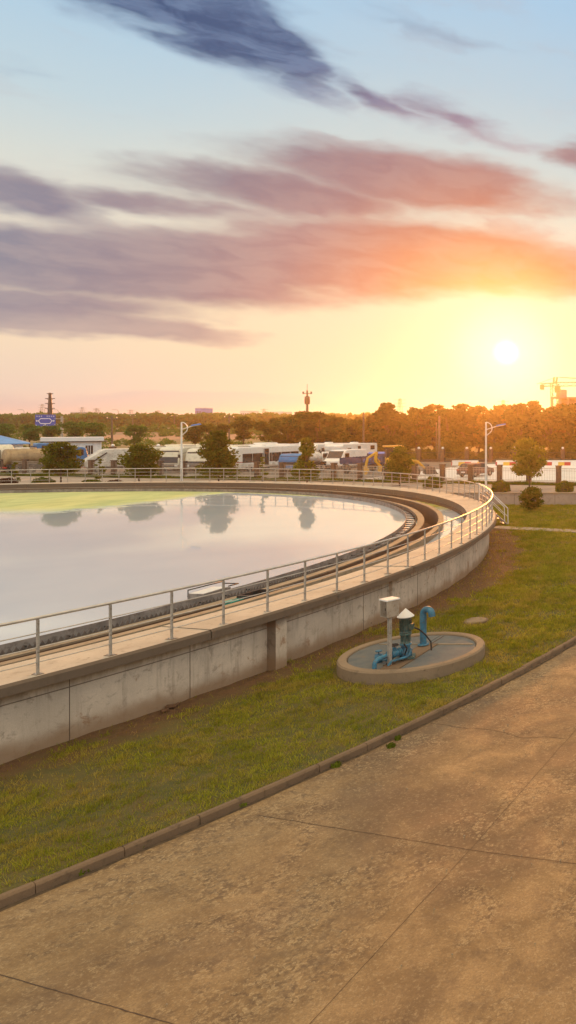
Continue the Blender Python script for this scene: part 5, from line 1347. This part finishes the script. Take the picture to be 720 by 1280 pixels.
ccol = g.ramp(g.m('MULTIPLY', ang, 1/60), [(0,s2l((255,236,180))),(4/60,s2l((250,200,124))),(7/60,s2l((232,152,100))),(10/60,s2l((208,132,106))),(14/60,s2l((174,126,126))),(19/60,s2l((146,126,138))),(26/60,s2l((128,128,148))),(40/60,s2l((116,122,150)))])
shade = g.ss(g.m('ADD', f2, g.m('MULTIPLY', f1, .6)), .55, 1.0)
ccol = g.mix(g.m('MULTIPLY', shade, .34), ccol, g.mix(.55, ccol, s2l((236,205,186))))
ccol = g.mix(g.ss(el, 11.5, 14.5, 0, .35), ccol, g.mix(.5, ccol, s2l((84,70,104))))
hcol = g.mix(g.ss(ang, 12, 22), s2l((178,146,156)), g.mix(g.ss(mh_,.35,.95), s2l((120,140,172)), g.mix(g.ss(f2,.35,.65), s2l((64,84,124)), s2l((106,126,160)))))
c = g.mix(glow, base, gcol)
c = g.mix(wisp, c, g.mix(.5, ccol, (.75,.7,.7)))
c = g.mix(mbk, c, g.mix(glow, s2l((205,186,186)), (1.0,.80,.50)))
c = g.mix(mt2, c, g.mix(.25, ccol, (.75,.55,.45)))
c = g.mix(ml, c, ccol); c = g.mix(mm, c, g.mix(g.ss(ang,10,20,.0,.12), ccol, s2l((110,98,130)))); c = g.mix(mh_, c, hcol)
# the sun burning through
core = g.m('ADD', g.ss(ang, .3, 1.1, 1.0, 0), g.ss(ang, .8, 5.0, .10, 0))
c2 = g.n('ShaderNodeVectorMath', operation='SCALE'); c2.inputs[0].default_value = (1.0,.88,.50); g.link(core, c2.inputs['Scale'])
ad = g.n('ShaderNodeVectorMath', operation='ADD'); g.link(c, ad.inputs[0]); g.link(c2.outputs[0], ad.inputs[1])
nish = g.n('ShaderNodeTexSky', sky_type='NISHITA'); nish.sun_disc = False; nish.sun_elevation = R_(SEL); nish.sun_rotation = R_(SAZ)
s3 = g.n('ShaderNodeVectorMath', operation='SCALE'); g.link(nish.outputs[0], s3.inputs[0]); s3.inputs['Scale'].default_value = .03
s4 = g.n('ShaderNodeVectorMath', operation='SCALE'); g.link(ad.outputs[0], s4.inputs[0]); g.link(g.m('MULTIPLY', g.m('MULTIPLY', g.ss(el, 30, 50, 1.0, 1.7), g.ss(sp_.outputs[1], -.5, .15, 1.55, 1.0)), 9.8), s4.inputs['Scale'])  # added fill: sky overhead and behind the camera brightened for wall and road
s5 = g.n('ShaderNodeVectorMath', operation='ADD'); g.link(s4.outputs[0], s5.inputs[0]); g.link(s3.outputs[0], s5.inputs[1])
g.link(s5.outputs[0], bg.inputs[0]); bg.inputs[1].default_value = .1; g.link(bg.outputs[0], wo.inputs[0])
world.cycles.sampling_method = 'MANUAL'; world.cycles.sample_map_resolution = 512

sun = bpy.data.lights.new('sun','SUN'); sun.energy = 5.0; sun.angle = R_(5); sun.color = (1.0,.33,.055)
so = bpy.data.objects.new('sun', sun); C.objects.link(so); LE = 6.0; so.rotation_euler = Vector((math.sin(R_(SAZ))*math.cos(R_(LE)), math.cos(R_(SAZ))*math.cos(R_(LE)), math.sin(R_(LE)))).to_track_quat('Z','Y').to_euler()

# ------------------------------------------------------------------ camera
cam = bpy.data.cameras.new('camera'); co = bpy.data.objects.new('camera', cam); C.objects.link(co)
co.location = (0,0,H); co.rotation_euler = (R_(90),0,0)
cam.sensor_width = 36; cam.sensor_fit = 'VERTICAL'; cam.sensor_height = 36; cam.lens = F/1280*36
cam.shift_x = (360-984)/1280; cam.shift_y = -(640-530)/1280; cam.clip_end = 6000; cam.clip_start = .1
sc = bpy.context.scene; sc.camera = co
sc.view_settings.view_transform = 'Standard'; sc.view_settings.look = 'None'; sc.view_settings.exposure = 0; sc.view_settings.gamma = 1
sc.cycles.volume_bounces = 0; sc.cycles.volume_step_rate = 10; sc.cycles.max_bounces = 6; sc.cycles.diffuse_bounces = 3; sc.cycles.glossy_bounces = 3; sc.cycles.transparent_max_bounces = 6
